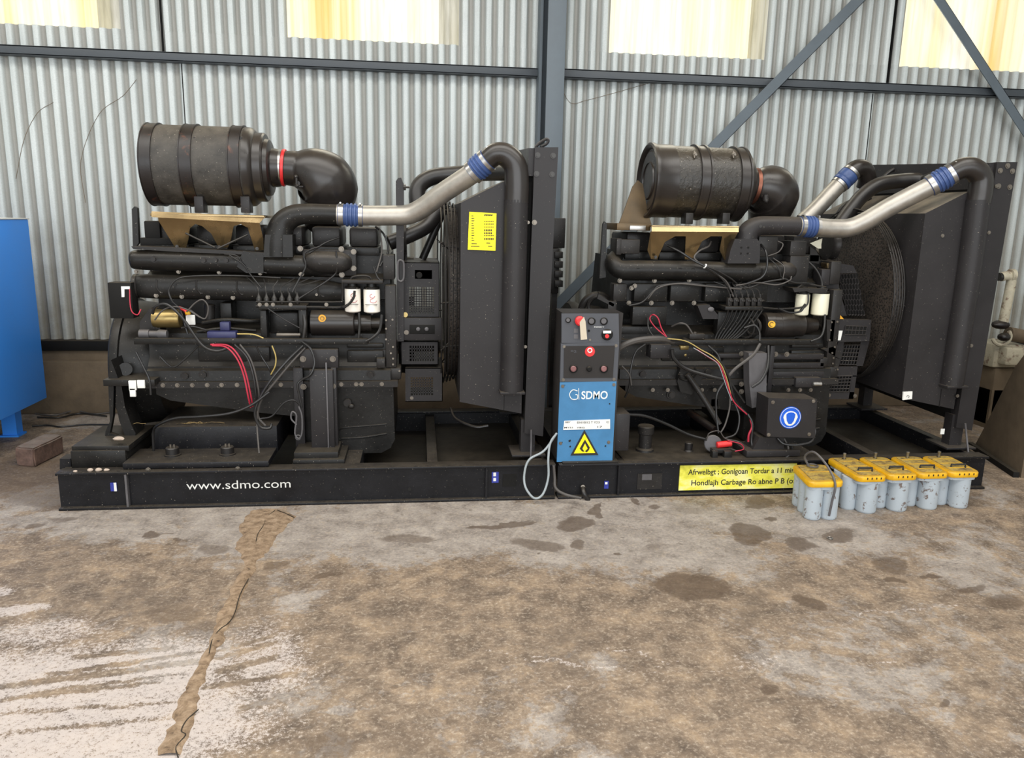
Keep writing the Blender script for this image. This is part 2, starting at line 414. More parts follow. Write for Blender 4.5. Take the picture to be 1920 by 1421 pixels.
# ------------------------------------------------------------------ the hall
WY = 6.05
def corrugated(x0, x1, z0, z1, y=WY, amp=.015, pitch=.0875, th=.0012, per=10):
    mb = MB(); n = max(2, int(round((x1-x0)/pitch*per)))
    cols = []
    for i in range(n+1):
        x = x0+(x1-x0)*i/n; ph = (x/pitch) % 1.0
        yy = y+amp-amp*math.tanh(2.1*(math.cos(2*PI*ph)+.18))/.985
        cols.append([mb.bm.verts.new((x, yy, z)) for z in (z0, z1)])
    for i in range(n):
        mb._face((cols[i][0], cols[i+1][0], cols[i+1][1], cols[i][1]), True)
    t = [[mb.bm.verts.new(v.co+Vector((0, .003, 0))) for v in c] for c in cols]  # rear skin of the sheet
    for i in range(n): mb._face((t[i][1], t[i+1][1], t[i+1][0], t[i][0]), True)
    return mb
WIN = [(-3.30, -2.215), (-.928, .158), (1.441, 2.532), (3.804, 4.895)]
ZT = 4.3
mb = corrugated(-6.0, 6.6, .54, 2.745)
w = mb
xs = [-6.0]
for a, b in WIN: xs += [a, b+.148]
xs.append(6.6)
for i in range(0, len(xs), 2):
    t = corrugated(xs[i], xs[i+1], 2.745, ZT).bm; w.merge(t)
# sheets above and below the windows overlap each other a little
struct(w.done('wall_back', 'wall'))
for i, (a, b) in enumerate(WIN):
    o = struct(corrugated(a, b, 2.735, ZT, y=WY+.012, amp=.012, per=8).done('window_%d' % (i+1), 'win'))
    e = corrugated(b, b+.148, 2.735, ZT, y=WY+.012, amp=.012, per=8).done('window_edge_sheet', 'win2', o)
# plinth, sole beam, floor
mb = MB(); mb.box((-6, 5.93, 0), (6.6, 6.35, .40), .01); mb.box((-6, 6.0, .40), (6.6, 6.35, .47)); struct(mb.done('baseboard_back', 'concrete'))
mb = MB(); mb.box((-6, 5.98, .47), (6.6, 6.2, .545), .004); struct(mb.done('trim_1', 'dark'))
# horizontal rails of the wall frame
def angle_rail(x0, x1, z0, z1, y0, y1):
    mb = MB(); mb.box((x0, y0, z0), (x1, y0+.008, z1), .002); mb.box((x0, y0, z1-.008), (x1, y1, z1)); mb.box((x0, y0, z0), (x1, y1, z0+.008)); return mb
struct(angle_rail(-6, .905, 2.53, 2.592, 5.97, 6.05).done('trim_2', 'purlin'))
struct(angle_rail(1.045, 6.6, 2.533, 2.598, 5.97, 6.05).done('trim_3', 'purlin'))
# column of the hall frame: rolled I section
mb = MB(); mb.box((.915, 5.74, 0), (1.045, 5.752, ZT), .002); mb.box((.915, 6.03, 0), (1.045, 6.045, ZT)); mb.box((.975, 5.75, 0), (.985, 6.04, ZT))
mb.box((.885, 5.90, 0), (.905, 6.03, ZT)); struct(mb.done('trim_4', 'post'))
# wind bracing, flat angles crossing the wall frame
def brace(p, q, wd, name):
    p = Vector(p); q = Vector(q); d = (q-p).normalized(); n = Vector((0, 1, 0)); s = d.cross(n)*wd/2
    mb = MB(); mb.poly([p-s, q-s, q+s, p+s], (0, .008, 0)); mb.poly([p-s, q-s, q-s+Vector((0, .07, 0)), p-s+Vector((0, .07, 0))], s*.1)
    return struct(mb.done(name, 'post'))
bp = at(1040, 577, 5.88); bq = at(1610, 0, 5.88); e = (bq-bp)
brace(bp-e*.22, bq+e*.25, .078, 'trim_5')
bp = at(1908, 222, 5.9); bq = at(1762, 0, 5.9); e = (bq-bp)
brace(bp-e*.9, bq+e*.5, .07, 'trim_6')
# sheet joints of the wall cladding
k = 7
for (u, v0, v1) in ((302, -30, 100), (346, 118, 300), (1674, -30, 158), (1628, 175, 330)):
    X = at(u, (max(v0, 0)+v1)/2, WY).x; z1 = at(u, v0, WY).z; z0 = at(u, v1, WY).z
    if v0 > 0: z0 = .56
    if v0 < 0: z1 = ZT; z0 = 2.6
    mb = MB(); mb.box((X-.003, WY-.004, z0), (X+.003, WY+.03, z1)); struct(mb.done('trim_%d' % k, 'dark')); k += 1
# roof and side walls enclose the hall, the front stays open to daylight
mb = MB(); mb.box((-6, -5.0, ZT+.25), (6.6, 6.4, ZT+.3)); struct(mb.done('ceiling', 'concrete'))
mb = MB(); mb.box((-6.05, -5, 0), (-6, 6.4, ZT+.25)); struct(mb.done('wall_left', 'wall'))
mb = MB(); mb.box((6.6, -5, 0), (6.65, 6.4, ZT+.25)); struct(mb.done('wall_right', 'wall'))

# floor: fine grid where the photograph shows it, carrying the stain map
xs = np.concatenate([[-6, -5, -4.2], np.arange(-3.7, 4.9, .014), [5.2, 6, 6.6]])
ys = np.concatenate([[-5, -2, 0, 1.0, 1.5], np.arange(1.8, 5.2, .014), np.arange(5.2, 6.1, .06), [6.4]])
Xg, Yg = np.meshgrid(xs, ys); nx, ny = len(xs), len(ys)
Pw = np.stack([Xg.ravel(), Yg.ravel(), np.zeros(nx*ny)], 1)
ax, ay, az = (np.array(v) for v in (AX, AY, AZ))
rel = Pw - np.array([0, 0, CAMH]); Cc = rel[:, 0:1]*ax + rel[:, 1:2]*ay + rel[:, 2:3]*az
zc = np.maximum(Cc[:, 2], .05); U = CX+F*Cc[:, 0]/zc; V = CY+F*Cc[:, 1]/zc
gx = np.random.RandomState(4)
def wob(sc, amp):
    acc = 0
    for o_ in range(5):
        f = sc*1.9**o_
        for _ in range(3):
            th = gx.rand()*6.28; ph = gx.rand()*6.28
            acc = acc+amp/1.55**o_*np.sin((Pw[:, 0]*math.cos(th)+Pw[:, 1]*math.sin(th))*f+ph)
    return acc
U0_, V0_ = U, V
U = U+wob(16, 3.2); V = V+wob(18, 1.7)
def sm(a, b, x): t = np.clip((x-a)/(b-a), 0, 1); return t*t*(3-2*t)
def ell(u, v, a, b, ang=0, soft=.35):
    c, s_ = math.cos(math.radians(ang)), math.sin(math.radians(ang))
    du, dv = U-u, V-v; p = (du*c+dv*s_)/a; q = (-du*s_+dv*c)/b
    return 1-sm(1-soft, 1+soft, np.sqrt(p*p+q*q))
B = np.full(U.shape, .62)
for e in ((200, 960, 230, 45, 0, -.55), (700, 985, 240, 55, 0, -.5), (420, 1000, 60, 70, 0, -.4), (1100, 970, 300, 35, 0, -.35), (1040, 1010, 190, 40, 10, -.45),
          (1250, 1030, 190, 40, 14, -.4), (1500, 960, 160, 30, 5, -.25), (1700, 1050, 160, 55, 12, -.25), (560, 1080, 60, 60, 0, -.3), (1400, 1010, 200, 40, 0, -.15),
          (1850, 1120, 150, 60, 0, -.1), (60, 900, 110, 60, 0, .3), (1500, 1300, 500, 150, 0, .12), (900, 1150, 400, 80, 0, .3), (200, 1090, 260, 60, 0, .3)):
    B += e[5]*ell(*e[:5], soft=.6)
W_ = np.zeros(U.shape)
reg = sm(560, 330, U+.25*(V-1300))*sm(1165, 1260, V+.05*U)*.9
reg = np.maximum(reg, .9*ell(200, 1340, 330, 110, 0, .5)); reg = np.maximum(reg, .75*ell(500, 1245, 90, 80, 0, .8))
reg = np.maximum(reg, .7*ell(80, 1185, 130, 26, -4, .6))
for (u0, v0, u1, v1, wd, st) in ((0, 1288, 370, 1240, 6, 1), (0, 1312, 300, 1278, 4, .9), (90, 1265, 370, 1224, 4, .8), (50, 1300, 350, 1262, 3, .6), (0, 1337, 330, 1318, 3, .7), (410, 1260, 520, 1230, 5, .9),
                             (400, 1235, 510, 1206, 4, .8), (380, 1290, 560, 1262, 4, .7), (450, 1330, 560, 1300, 5, .8), (0, 1375, 330, 1345, 5, .4), (140, 1232, 330, 1215, 4, .8), (400, 1222, 520, 1190, 3, .6)):
    Ul, Vl = U0_+.25*(U-U0_), V0_+.25*(V-V0_)
    t = np.clip(((Ul-u0)*(u1-u0)+(Vl-v0)*(v1-v0))/((u1-u0)**2+(v1-v0)**2), 0, 1)
    dd = np.hypot(Ul-(u0+t*(u1-u0)), Vl-(v0+t*(v1-v0)))
    reg -= 1.35*st*(1-sm(wd*.25, wd*1.3, dd))*(.45+.55*np.sin(PI*np.clip(t*.9+.08, 0, 1)))
W_ = np.clip(reg, 0, 1)
for e in ((40, 1143, 60, 9, -3, .9), (10, 1110, 30, 10, -10, .8), (30, 1152, 30, 5, 0, .8)): W_ = np.maximum(W_, e[5]*ell(*e[:5]))
W_ = np.maximum(W_, .35*ell(1420, 1240, 90, 16, 10, .6))
for pl in (((1000, 1226), (1100, 1250), (1260, 1264)), ((1135, 1217), (1150, 1224), (1180, 1218), (1215, 1230), (1245, 1246), (1270, 1240)), ((1230, 1254), (1300, 1262), (1360, 1258), (1420, 1244), (1480, 1224)),
           ((1540, 1196), (1600, 1160), (1625, 1145), (1700, 1143), (1790, 1135)), ((1600, 1265), (1615, 1250), (1680, 1238)), ((880, 1210), (1000, 1236), (1120, 1250)), ((1055, 1300), (1082, 1264))):
    for (u0, v0), (u1, v1) in zip(pl, pl[1:]):
        t = np.clip(((U-u0)*(u1-u0)+(V-v0)*(v1-v0))/((u1-u0)**2+(v1-v0)**2), 0, 1)
        dd = np.hypot(U-(u0+t*(u1-u0)), V-(v0+t*(v1-v0))); W_ = np.maximum(W_, .66*(1-sm(.8, 2.6, dd)))
D_ = np.zeros(U.shape)
for e in ((1078, 983, 36, 15, 0, .9), (940, 985, 68, 5, -5, 1), (1083, 1020, 18, 12, 0, .7), (1005, 1022, 60, 12, 8, .6), (1118, 958, 10, 12, 20, 1), (1190, 941, 14, 5, 25, 1), (1232, 949, 14, 6, 0, .6),
          (1403, 1000, 38, 20, 12, .85), (1420, 942, 32, 14, 0, .8), (1445, 972, 18, 4, 0, .8), (1500, 1020, 28, 12, 10, .8), (1572, 1005, 32, 14, -8, .75), (1670, 1060, 40, 16, 10, .6), (1675, 1087, 18, 6, 10, 1),
          (1745, 1081, 20, 4, 3, 1), (1300, 1100, 75, 24, 5, .9), (1520, 1130, 34, 11, 20, .9), (1820, 1105, 30, 7, -5, .7), (1440, 1290, 22, 12, 0, .8), (1768, 1318, 9, 8, 0, .9), (1880, 1130, 40, 18, 0, .6),
          (282, 1004, 14, 8, 0, .95), (330, 1013, 12, 4, 0, .8), (280, 1037, 9, 3, 0, .8), (310, 1003, 18, 3, 0, .6), (60, 985, 20, 6, -10, .6), (120, 972, 40, 6, -4, .5), (400, 1030, 40, 12, 0, .5),
          (1012, 1040, 4, 2, 0, 1), (1152, 1039, 9, 4, 10, 1), (620, 1080, 40, 7, -10, .6), (330, 1150, 70, 20, 0, .45), (520, 1060, 30, 8, -12, .5), (380, 1270, 30, 9, 0, .5), (315, 1303, 26, 9, 0, .6),
          (80, 1255, 22, 8, -12, .7), (850, 1350, 20, 10, 0, .5), (1210, 1220, 50, 12, 10, .3), (740, 1290, 14, 6, 0, .5), (1300, 955, 50, 9, 0, .4), (1740, 1010, 30, 5, 30, .5), (90, 900, 150, 60, 0, .5), (120, 935, 100, 30, 0, .5), (40, 905, 34, 6, 0, .8), (760, 1010, 60, 10, 0, .5), (620, 1395, 60, 30, 0, .5), (780, 1400, 90, 30, 0, .4)):
    D_ = np.maximum(D_, e[5]*ell(*e[:5]))
# shallow wheel-worn band of darkness along the skid where oil drips
me = bpy.data.meshes.new('floor')
idx = np.arange(nx*ny).reshape(ny, nx)
q = np.stack([idx[:-1, :-1], idx[:-1, 1:], idx[1:, 1:], idx[1:, :-1]], -1).reshape(-1, 4)
me.vertices.add(nx*ny); me.vertices.foreach_set('co', Pw.astype(np.float32).ravel())
me.loops.add(q.size); me.loops.foreach_set('vertex_index', q.astype(np.int32).ravel())
me.polygons.add(len(q)); me.polygons.foreach_set('loop_start', np.arange(0, q.size, 4, dtype=np.int32)); me.polygons.foreach_set('loop_total', np.full(len(q), 4, dtype=np.int32))
me.update(); me.validate()
ca = me.color_attributes.new('stain', 'FLOAT_COLOR', 'POINT')
cc = np.stack([W_, D_, np.clip(B, 0, 1.2), np.ones(len(W_))], 1).astype(np.float32); ca.data.foreach_set('color', cc.ravel())
me.materials.append(M['floor'])
fl = bpy.data.objects.new('floor', me); COL.objects.link(fl); struct(fl)

# the repaired joint that runs across the slab: a ragged ridge of mortar
Lp = [(470, 958), (458, 975), (446, 988), (452, 1005), (440, 1022), (448, 1040), (455, 1060), (438, 1100), (424, 1130), (408, 1160), (396, 1190), (380, 1225), (364, 1258), (356, 1285), (340, 1310), (330, 1345), (312, 1380), (296, 1424)]
Rp = [(520, 955), (553, 968), (540, 985), (522, 1002), (516, 1018), (500, 1036), (484, 1052), (474, 1080), (458, 1110), (446, 1140), (430, 1175), (414, 1205), (398, 1235), (386, 1268), (372, 1300), (366, 1330), (352, 1375), (336, 1424)]
mb = MB(); rows = []
for k in range(len(Lp)-1):
    for s_ in range(6):
        t = s_/6; l = [Lp[k][i]*(1-t)+Lp[k+1][i]*t for i in (0, 1)]; r = [Rp[k][i]*(1-t)+Rp[k+1][i]*t for i in (0, 1)]
        a, b = atz(*l, .0), atz(*r, .0); row = []
        jl = noise.noise(Vector((k*.9+t, 1.3, 0))*2.7)*.02; jr = noise.noise(Vector((k*.9+t, 7.3, 0))*2.7)*.02
        a.x += jl; b.x += jr
        for j in range(9):
            f = j/8; p = a*(1-f)+b*f
            h = .0005+.007*math.sin(PI*f)**.5*(1+.6*noise.noise(p*14))
            p.z = h if 0 < j < 8 else .0002; row.append(mb.bm.verts.new(p))
        rows.append(row)
for a, b in zip(rows, rows[1:]):
    for j in range(8): mb._face((a[j], a[j+1], b[j+1], b[j]), True)
o = mb.done('trim_%d' % k, 'crack'); o.name = 'trim_11'; struct(o)
# thin black cracks inside the repair
mb = MB()
for pl in (((515, 957), (500, 970), (494, 985), (484, 1000), (480, 1015)), ((466, 1085), (450, 1115), (440, 1150), (428, 1168), (412, 1180), (398, 1200), (392, 1225)), ((372, 1330), (350, 1350), (340, 1370), (348, 1378), (330, 1400), (334, 1420)),
           ((520, 956), (535, 962), (552, 970))):
    pts = [atz(u, v, .0065) for u, v in pl]; mb.sweep(curve(pts, 4), .002, 5)
struct(mb.done('trim_12', 'dark'))
# ------------------------------------------------------------------ generating sets
OX = {1: -1.817, 2: .798}
Y0 = 3.92
class Gen: pass
def make_gen(k):
    ox = OX[k]
    lab = ('black engine generating set with a web address on its skid and rusty-banded air filter' if k == 1 else
           'black engine generating set with blue console and yellow warning strip on its skid')
    R_ = empty('generator_set', (ox+1.28, Y0+.6, 0), lab, 'generator', 'pair of engine generating sets on black skids')
    def P1(u, v, y): p = at(u, v, Y0+y); return Vector((p.x-OX[1]+ox, p.y, p.z))
    def P2(u, v, y): p = at(u, v, Y0+y); return Vector((p.x-OX[2]+ox, p.y, p.z))
    PK = P1 if k == 1 else P2
    Lc = lambda x, y, z: Vector((ox+x, Y0+y, z))
    def bxp(mb, P, u0, v0, u1, v1, y0, y1, bev=.004):
        um, vm = (u0+u1)/2, (v0+v1)/2
        mb.box((P(u0, vm, y0).x, Y0+y0, P(um, v1, y0).z), (P(u1, vm, y0).x, Y0+y1, P(um, v0, y0).z), bev); return mb
    def prp(mb, P, pts, y0, y1, bev=0):
        q = [P(u, v, y0) for u, v in pts]; mb.prism([(p.x, p.z) for p in q], Y0+y0, Y0+y1, bev); return mb
    def swp(mb, P, pts, r, n=6, seg=12, **kw):
        q = curve([P(*p[:3]) for p in pts], n)
        if isinstance(r, (list, tuple)):
            rr = []
            for i in range(len(r)-1): rr += [r[i]+(r[i+1]-r[i])*j/n for j in range(n)]
            rr.append(r[-1]); r = rr
        mb.sweep(q, r, seg, **kw); return mb
    def cable(name, P, pts, r, mat='cable', parent=R_, label=None, n=6):
        o = swp(MB(), P, pts, r, n, 8).done(name, mat, parent)
        if label: o['label'] = label
        return o

    # ---- skid
    x0, x1 = (0, 2.553) if k == 1 else (-.045, 2.50)
    def rail(ya, sgn):
        mb = MB(); w0 = ya+.03*sgn
        mb.box(Lc(x0, w0, .008), Lc(x1, w0+.009*sgn, .194))
        mb.box(Lc(x0, ya, 0), Lc(x1, ya+.09*sgn, .013), .003); mb.box(Lc(x0, ya, .186), Lc(x1, ya+.09*sgn, .2), .003)
        return mb
    rl = rail(0, 1); random.seed(k)
    for i in range(int((x1-x0)/.03)):
        if random.random() < .75: rl.box(Lc(x0+.02+i*.03, .004+random.random()*.012, .0125), Lc(x0+.034+i*.03, .012+random.random()*.012, .0145))
        if random.random() < .5: rl.box(Lc(x0+.02+i*.03, .002+random.random()*.02, .1995), Lc(x0+.034+i*.03, .01+random.random()*.02, .2012))
    rn = rl.done('skid_rail', 'skid', R_)
    rf = rail(1.28, -1).done('skid_rail', 'skid', R_)
    for px in ((236, 912) if k == 1 else (1160, 1500)):
        xx = P1(px, 915, 0).x if k == 1 else P2(px, 915, 0).x
        mb = MB(); mb.box((xx-.005, Y0+.004, .012), (xx+.005, Y0+.035, .19)); mb.done('stiffener', 'grey' if k == 1 and px == 236 else 'skid', rn)
    for i, (xa, xb, z0, z1) in enumerate(((.0, .36, .02, .195), (1.14, 1.5, .05, .19), (1.86, 1.92, .03, .17), (2.44, 2.50, .02, .19))):
        mb = MB(); mb.box(Lc(xa, .04, z0), Lc(xb, 1.24, z1), .004); mb.done('crossbeam', 'skid', R_)
    mb = MB(); mb.box(Lc(.36, .05, .03), Lc(1.14, 1.24, .06)); mb.box(Lc(1.5, .05, .03), Lc(1.86, 1.24, .05)); mb.box(Lc(1.92, .05, .085), Lc(2.44, 1.24, .10))
    mb.done('floor_pan', 'pan', R_)
    if k == 1:
        p = P1(350, 918, .029); q = P1(545, 916, .029)
        o = text('www.sdmo.com', 'web_address', 'wht', rn, (p.x, Y0+.0295, P1(350, 918, .029).z), .046, (q.x-p.x), thick=.001, bold=-.004); o['label'] = 'white lettering www.sdmo.com'
        o = bxp(MB(), P1, 207, 905, 219, 921, .026, .03, 0).done('sticker', 'stickblue', rn)
        bxp(MB(), P1, 213.5, 905, 218.5, 921, .0245, .026, 0).done('sticker_strip', 'wht', o)
        o = bxp(MB(), P1, 922, 885, 935, 905, .026, .03, 0).done('sticker', 'stickblue', rn)
        bxp(MB(), P1, 925, 886, 930, 893, .0245, .026, 0).done('sticker_mark', 'wht', o); bxp(MB(), P1, 925, 896, 930, 902, .0245, .026, 0).done('sticker_mark', 'wht', o)
        bxp(MB(), P1, 943, 889, 968, 912, .026, .03, 0).done('painted_over_plate', 'dark', rn)
        mb = MB()
        for u, v, r in ((563, 911, .008), (628, 913, .008), (768, 917, .010)): mb.cyl(P1(u, v, .026), P1(u, v, .03), r, 14)
        mb.done('bolt_hole', 'dark', rn)
    else:
        o = bxp(MB(), P2, 1274, 871, 1492, 917, .024, .03, 0).done('warning_strip', 'sign', rn); o['label'] = 'faded yellow strip with two lines of black lettering'
        for s_, u0, u1, v in (('Afrwelbgt ; Gonlgoan Tordar a 11 min', 1290, 1489, 890), ('Hondlajh Carbage Ro abne P B (o:', 1296, 1489, 910)):
            a = P2(u0, v, .024); b = P2(u1, v-3, .024)
            text(s_, 'lettering', 'blk', o, (a.x, Y0+.0235, a.z), .031, b.x-a.x, bold=.014, thick=.001)
        o = bxp(MB(), P2, 1195, 888, 1241, 917, .026, .03, 0).done('data_plate', 'grey2', rn)
        bxp(MB(), P2, 1204, 889, 1222, 900, .0255, .026, 0).done('scraped_patch', 'grey', o)
        o = bxp(MB(), P2, 1133, 902, 1141, 916, .026, .03, 0).done('sticker', 'stickblue', rn)
        bxp(MB(), P2, 1134.5, 904, 1139, 908, .025, .026, 0).done('sticker_mark', 'wht', o)

    # ---- radiator with its side frames
    rad = MB().box(Lc(2.40, .24, .36), Lc(2.50, 1.34, 1.84), .004).done('radiator_core', 'dark', R_)
    q = [P1(1003, 276, .18), P1(1047, 276, .18), P1(1018, 818, .18), P1(983, 812, .18)]
    mb = MB()
    mb.prism([(p.x, p.z) for p in q], Y0+.18, Y0+.188, .001)
    mb.prism([(q[0].x, q[0].z), (q[0].x+.008, q[0].z), (q[3].x+.008, q[3].z), (q[3].x, q[3].z)], Y0+.188, Y0+.29)
    mb.prism([(q[1].x-.008, q[1].z), (q[1].x, q[1].z), (q[2].x, q[2].z), (q[2].x-.008, q[2].z)], Y0+.188, Y0+.29)
    ch = mb.done('radiator_side_frame', 'black2', R_)
    mb = MB(); mb.prism([(p.x, p.z) for p in q], Y0+1.28, Y0+1.38, .002); mb.done('radiator_side_frame', 'black2', R_)
    mb = MB(); t = bmesh.new(); xa, xb = q[0].x-.03, q[1].x-.004
    vs = [t.verts.new(v) for v in ((xa, Y0+.2, 1.72), (xb, Y0+.2, 1.72), (xb, Y0+1.40, 1.72), (xa, Y0+1.40, 1.72), (xa, Y0+.2, 1.86), (xb, Y0+.2, 1.86), (xb, Y0+1.40, 1.925), (xa, Y0+1.40, 1.925))]
    for f in ((3, 2, 1, 0), (4, 5, 6, 7), (0, 1, 5, 4), (1, 2, 6, 5), (2, 3, 7, 6), (3, 0, 4, 7)): t.faces.new([vs[i] for i in f])
    mb.merge(t); tank = mb.done('header_tank', 'black2', R_)
    bl = ((1008, 291), (1037, 292), (1006, 326), (1035, 327)) if k == 1 else ((1875, 320), (1898, 321), (1872, 349), (1893, 351), (1889, 311))
    bolts(ch, [PK(u, v, .18) for u, v in bl], .010, .008, 'boltd' if k == 1 else 'bolt')
    if k == 1:
        bolts(ch, [P1(1002, 417, .18)], .009, .01, 'bolt')
        lf = swp(MB(), P1, ((1004, 276, .22), (1012, 268, .22), (1024, 261, .22), (1028, 264, .22), (1024, 270, .22), (1014, 275, .22)), .008, 4, 8).done('lifting_lug', 'black2', R_)
    mb = MB(); mb.box(Lc(2.43, 1.2, .2), Lc(2.50, 1.27, .40)); mb.box(Lc(2.36, 1.1, .2), Lc(2.56, 1.3, .212)); mb.done('radiator_foot', 'black2', R_)
    mb = MB(); mb.box(Lc(2.385, .2, .2), Lc(2.465, .27, .40)); mb.box(Lc(2.33, .14, .2), Lc(2.52, .34, .212), .002); foot = mb.done('radiator_foot', 'black2', R_)
    if k == 2:
        bxp(MB(), P2, 1764, 804, 1771, 814, .196, .2, 0).done('sticker', 'wht', foot)
    mb = MB()
    if k == 1: swp(mb, P1, ((996, 806, .15), (996, 830, .15), (995, 868, .12)), .0055, 3, 8)
    else: swp(mb, P2, ((1810, 794, .15), (1812, 815, .15), (1816, 852, .12)), .0055, 3, 8)
    mb.done('drain_rod', 'grey', R_)
    # ---- fan shroud: deep box with a sloping top, near side a painted plate
    sh = MB()
    out = [(2.04, .505), (2.04, 1.575), (2.285, 1.70), (2.385, 1.70), (2.385, .435)]
    sh.prism([(ox+x, z) for x, z in out], Y0+.2, Y0+1.36, .003)
    sho = sh.done('fan_shroud', 'shroud', R_)
    mb = MB(); xs_, ys_ = ox+2.30, Y0+.198
    mb.box((ox+2.285, ys_-.001, .45), (ox+2.287, ys_+.002, .56)); mb.done('panel_seam', 'dark', sho)
    if k == 1:
        o = prp(MB(), P1, ((880, 397), (931, 400), (929, 470), (877, 468)), .192, .199).done('data_label', 'yellow', sho); o['label'] = 'bright yellow label with small print'
        mb = MB(); random.seed(3)
        for i in range(11):
            v = 404+i*4.6; u = 884
            mb2 = prp(mb, P1, ((u, v), (u+random.choice((3, 5, 6)), v+.1), (u+4, v+1.4), (u, v+1.3)), .1905, .192)
        for i in range(10):
            if i in (1, 9): continue
            v = 403+i*5.4; w_ = random.choice((14, 18, 16)); h_ = 3.4 if i in (5, 6, 8) else 1.6
            x_ = 908
            while x_ < 908+w_:
                prp(mb, P1, ((x_, v), (x_+2, v+.1), (x_+2, v+h_), (x_, v+h_-.1)), .1905, .192); x_ += 3.1
        for u, v, w_ in ((908, 402, 16), (883, 461, 16), (915, 461, 8), (884, 456, 10), (912, 455, 7)):
            prp(mb, P1, ((u, v), (u+w_, v+.3), (u+w_, v+1.5), (u, v+1.3)), .1905, .192)
        mb.done('small_print', 'blk', o)
    else:
        o = prp(MB(), P2, ((1694, 735), (1711, 734), (1710, 748), (1693, 750)), .19, .199).done('sticker', 'wht', sho)
        swp(MB(), P2, ((1700, 744, .188), (1702, 741, .188), (1705, 743, .188), (1703, 746, .188)), .001, 3, 5).done('sticker_mark', 'blk', o)
        bolts(sho, [P2(1767, 442, .2)], .007, .005, 'bolt')
    bolts(sho, [Lc(2.34, .2, 1.2), Lc(2.34, .2, .9)], .007, .005, 'boltd')
    # ---- round fan guard: mesh disc, rim and concentric wires
    fc = Lc(2.0, .80, 1.05)
    g = MB().lathe(Lc(1.985, .80, 1.05), (1, 0, 0), [(0, .50), (.01, .505), (.055, .505), (.055, .48), (.02, .48), (.012, .0001)], 64).done('fan_guard', 'mesh', R_)
    g['label'] = 'round brownish wire mesh guard over the fan'
    mb = MB()
    for dx, rr in ((1.945, .555), (1.965, .55), (1.985, .545), (2.005, .54), (2.025, .53)): mb.torus(Lc(dx, .80, 1.05), (1, 0, 0), rr, .0042, 72, 6)
    mb.done('guard_ring', 'grey2', g)
    mb = MB()
    for a in (.2, 1.0, 1.9, 2.7, 3.5, 4.2, 4.7, 5.3, 5.9):
        c, s_ = math.cos(a), math.sin(a); mb.cyl(fc+Vector((-.05, s_*.53, c*.53)), fc+Vector((.04, s_*.52, c*.52)), .004, 6)
        mb.cyl(fc+Vector((-.01, s_*.49, c*.49)), fc+Vector((-.06, s_*.565, c*.565)), .0042, 6)
    mb.done('guard_clip', 'grey2', g)
    # ---- charge air pipe
    if k == 1:
        base = [(565, 400, .40), (600, 400, .40), (640, 402, .40)]; mid = [(632, 402, .40), (680, 404, .40), (735, 404, .41), (766, 402, .40), (792, 390, .37), (830, 362, .31), (884, 326, .23), (904, 309, .21)]
        el = [(896, 315, .22), (912, 302, .2), (930, 289, .185), (950, 292, .18), (966, 312, .18), (969, 345, .18), (968, 380, .18)]; dn = [(968, 375, .18), (965, 500, .18), (959, 733, .18)]
    else:
        base = [(1420, 425, .40), (1460, 424, .40), (1504, 424, .40)]; mid = [(1496, 424, .40), (1530, 426, .40), (1560, 428, .40), (1592, 427, .39), (1622, 415, .36), (1670, 387, .31), (1742, 350, .25), (1764, 339, .23)]
        el = [(1760, 341, .23), (1782, 327, .21), (1805, 315, .19), (1825, 317, .18), (1839, 333, .18), (1838, 358, .18), (1834, 380, .18)]; dn = [(1834, 375, .18), (1815, 520, .18), (1784, 722, .18)]
    cp = swp(MB(), PK, mid, .0535, 8, 24).done('charge_air_pipe', 'silver', R_); cp['label'] = 'bare aluminium pipe rising to the radiator'
    def sleeve(pa, pb, r, parent):
        a, b = PK(*pa), PK(*pb); d = b-a; L_ = d.length; d.normalize()
        prof = [(0, r), (L_*.25, r)]
        for i in range(3): t0 = .3+i*.16; prof += [(L_*t0, r+.001), (L_*(t0+.03), r+.007), (L_*(t0+.1), r+.007), (L_*(t0+.13), r+.001)]
        prof += [(L_*.8, r), (L_, r)]
        s_ = MB().lathe(a, d, prof, 28).done('hose_sleeve', 'blueh', parent)
        for t0, t1 in ((.02, .22), (.82, .98)):
            c = MB().lathe(a+d*(L_*t0), d, [(0, r), (0, r+.004), (L_*(t1-t0), r+.004), (L_*(t1-t0), r)], 28).done('hose_clamp', 'steel', s_)
            b_ = MB(); pp = a+d*(L_*(t0+t1)/2)+Vector((0, -.02, r+.006)); b_.cyl(pp-Vector((0, .015, 0)), pp+Vector((0, .02, 0)), .005, 8); b_.done('clamp_screw', 'steel', c)
    if k == 1: sleeve((634, 402, .40), (681, 404, .40), .0555, cp); sleeve((884, 326, .23), (915, 299, .197), .059, cp)
    else: sleeve((1498, 424, .40), (1533, 426, .40), .0555, cp); sleeve((1742, 350, .25), (1788, 324, .205), .058, cp)
    eo = swp(MB(), PK, el, [.05, .054, .058, .060, .062, .064, .064], 6, 24).done('charge_air_elbow', 'plastic', R_)
    do = swp(MB(), PK, dn, .064, 3, 24).done('downpipe', 'black2', R_)
    e_ = dn[-1]; mb = MB(); mb.box(PK(*e_)+Vector((-.068, -.06, -.008)), PK(*e_)+Vector((.068, .08, .006)), .003); mb.done('downpipe_bracket', 'black2', do)
    if k == 1: bolts(do, [P1(990, 417, .17), P1(985, 650, .17)], .006, .006, 'bolt')
    else: bolts(do, [P2(1854, 436, .17), P2(1868, 349, .17), P2(1821, 648, .17), P2(1795, 742, .19)], .007, .006, 'bolt')

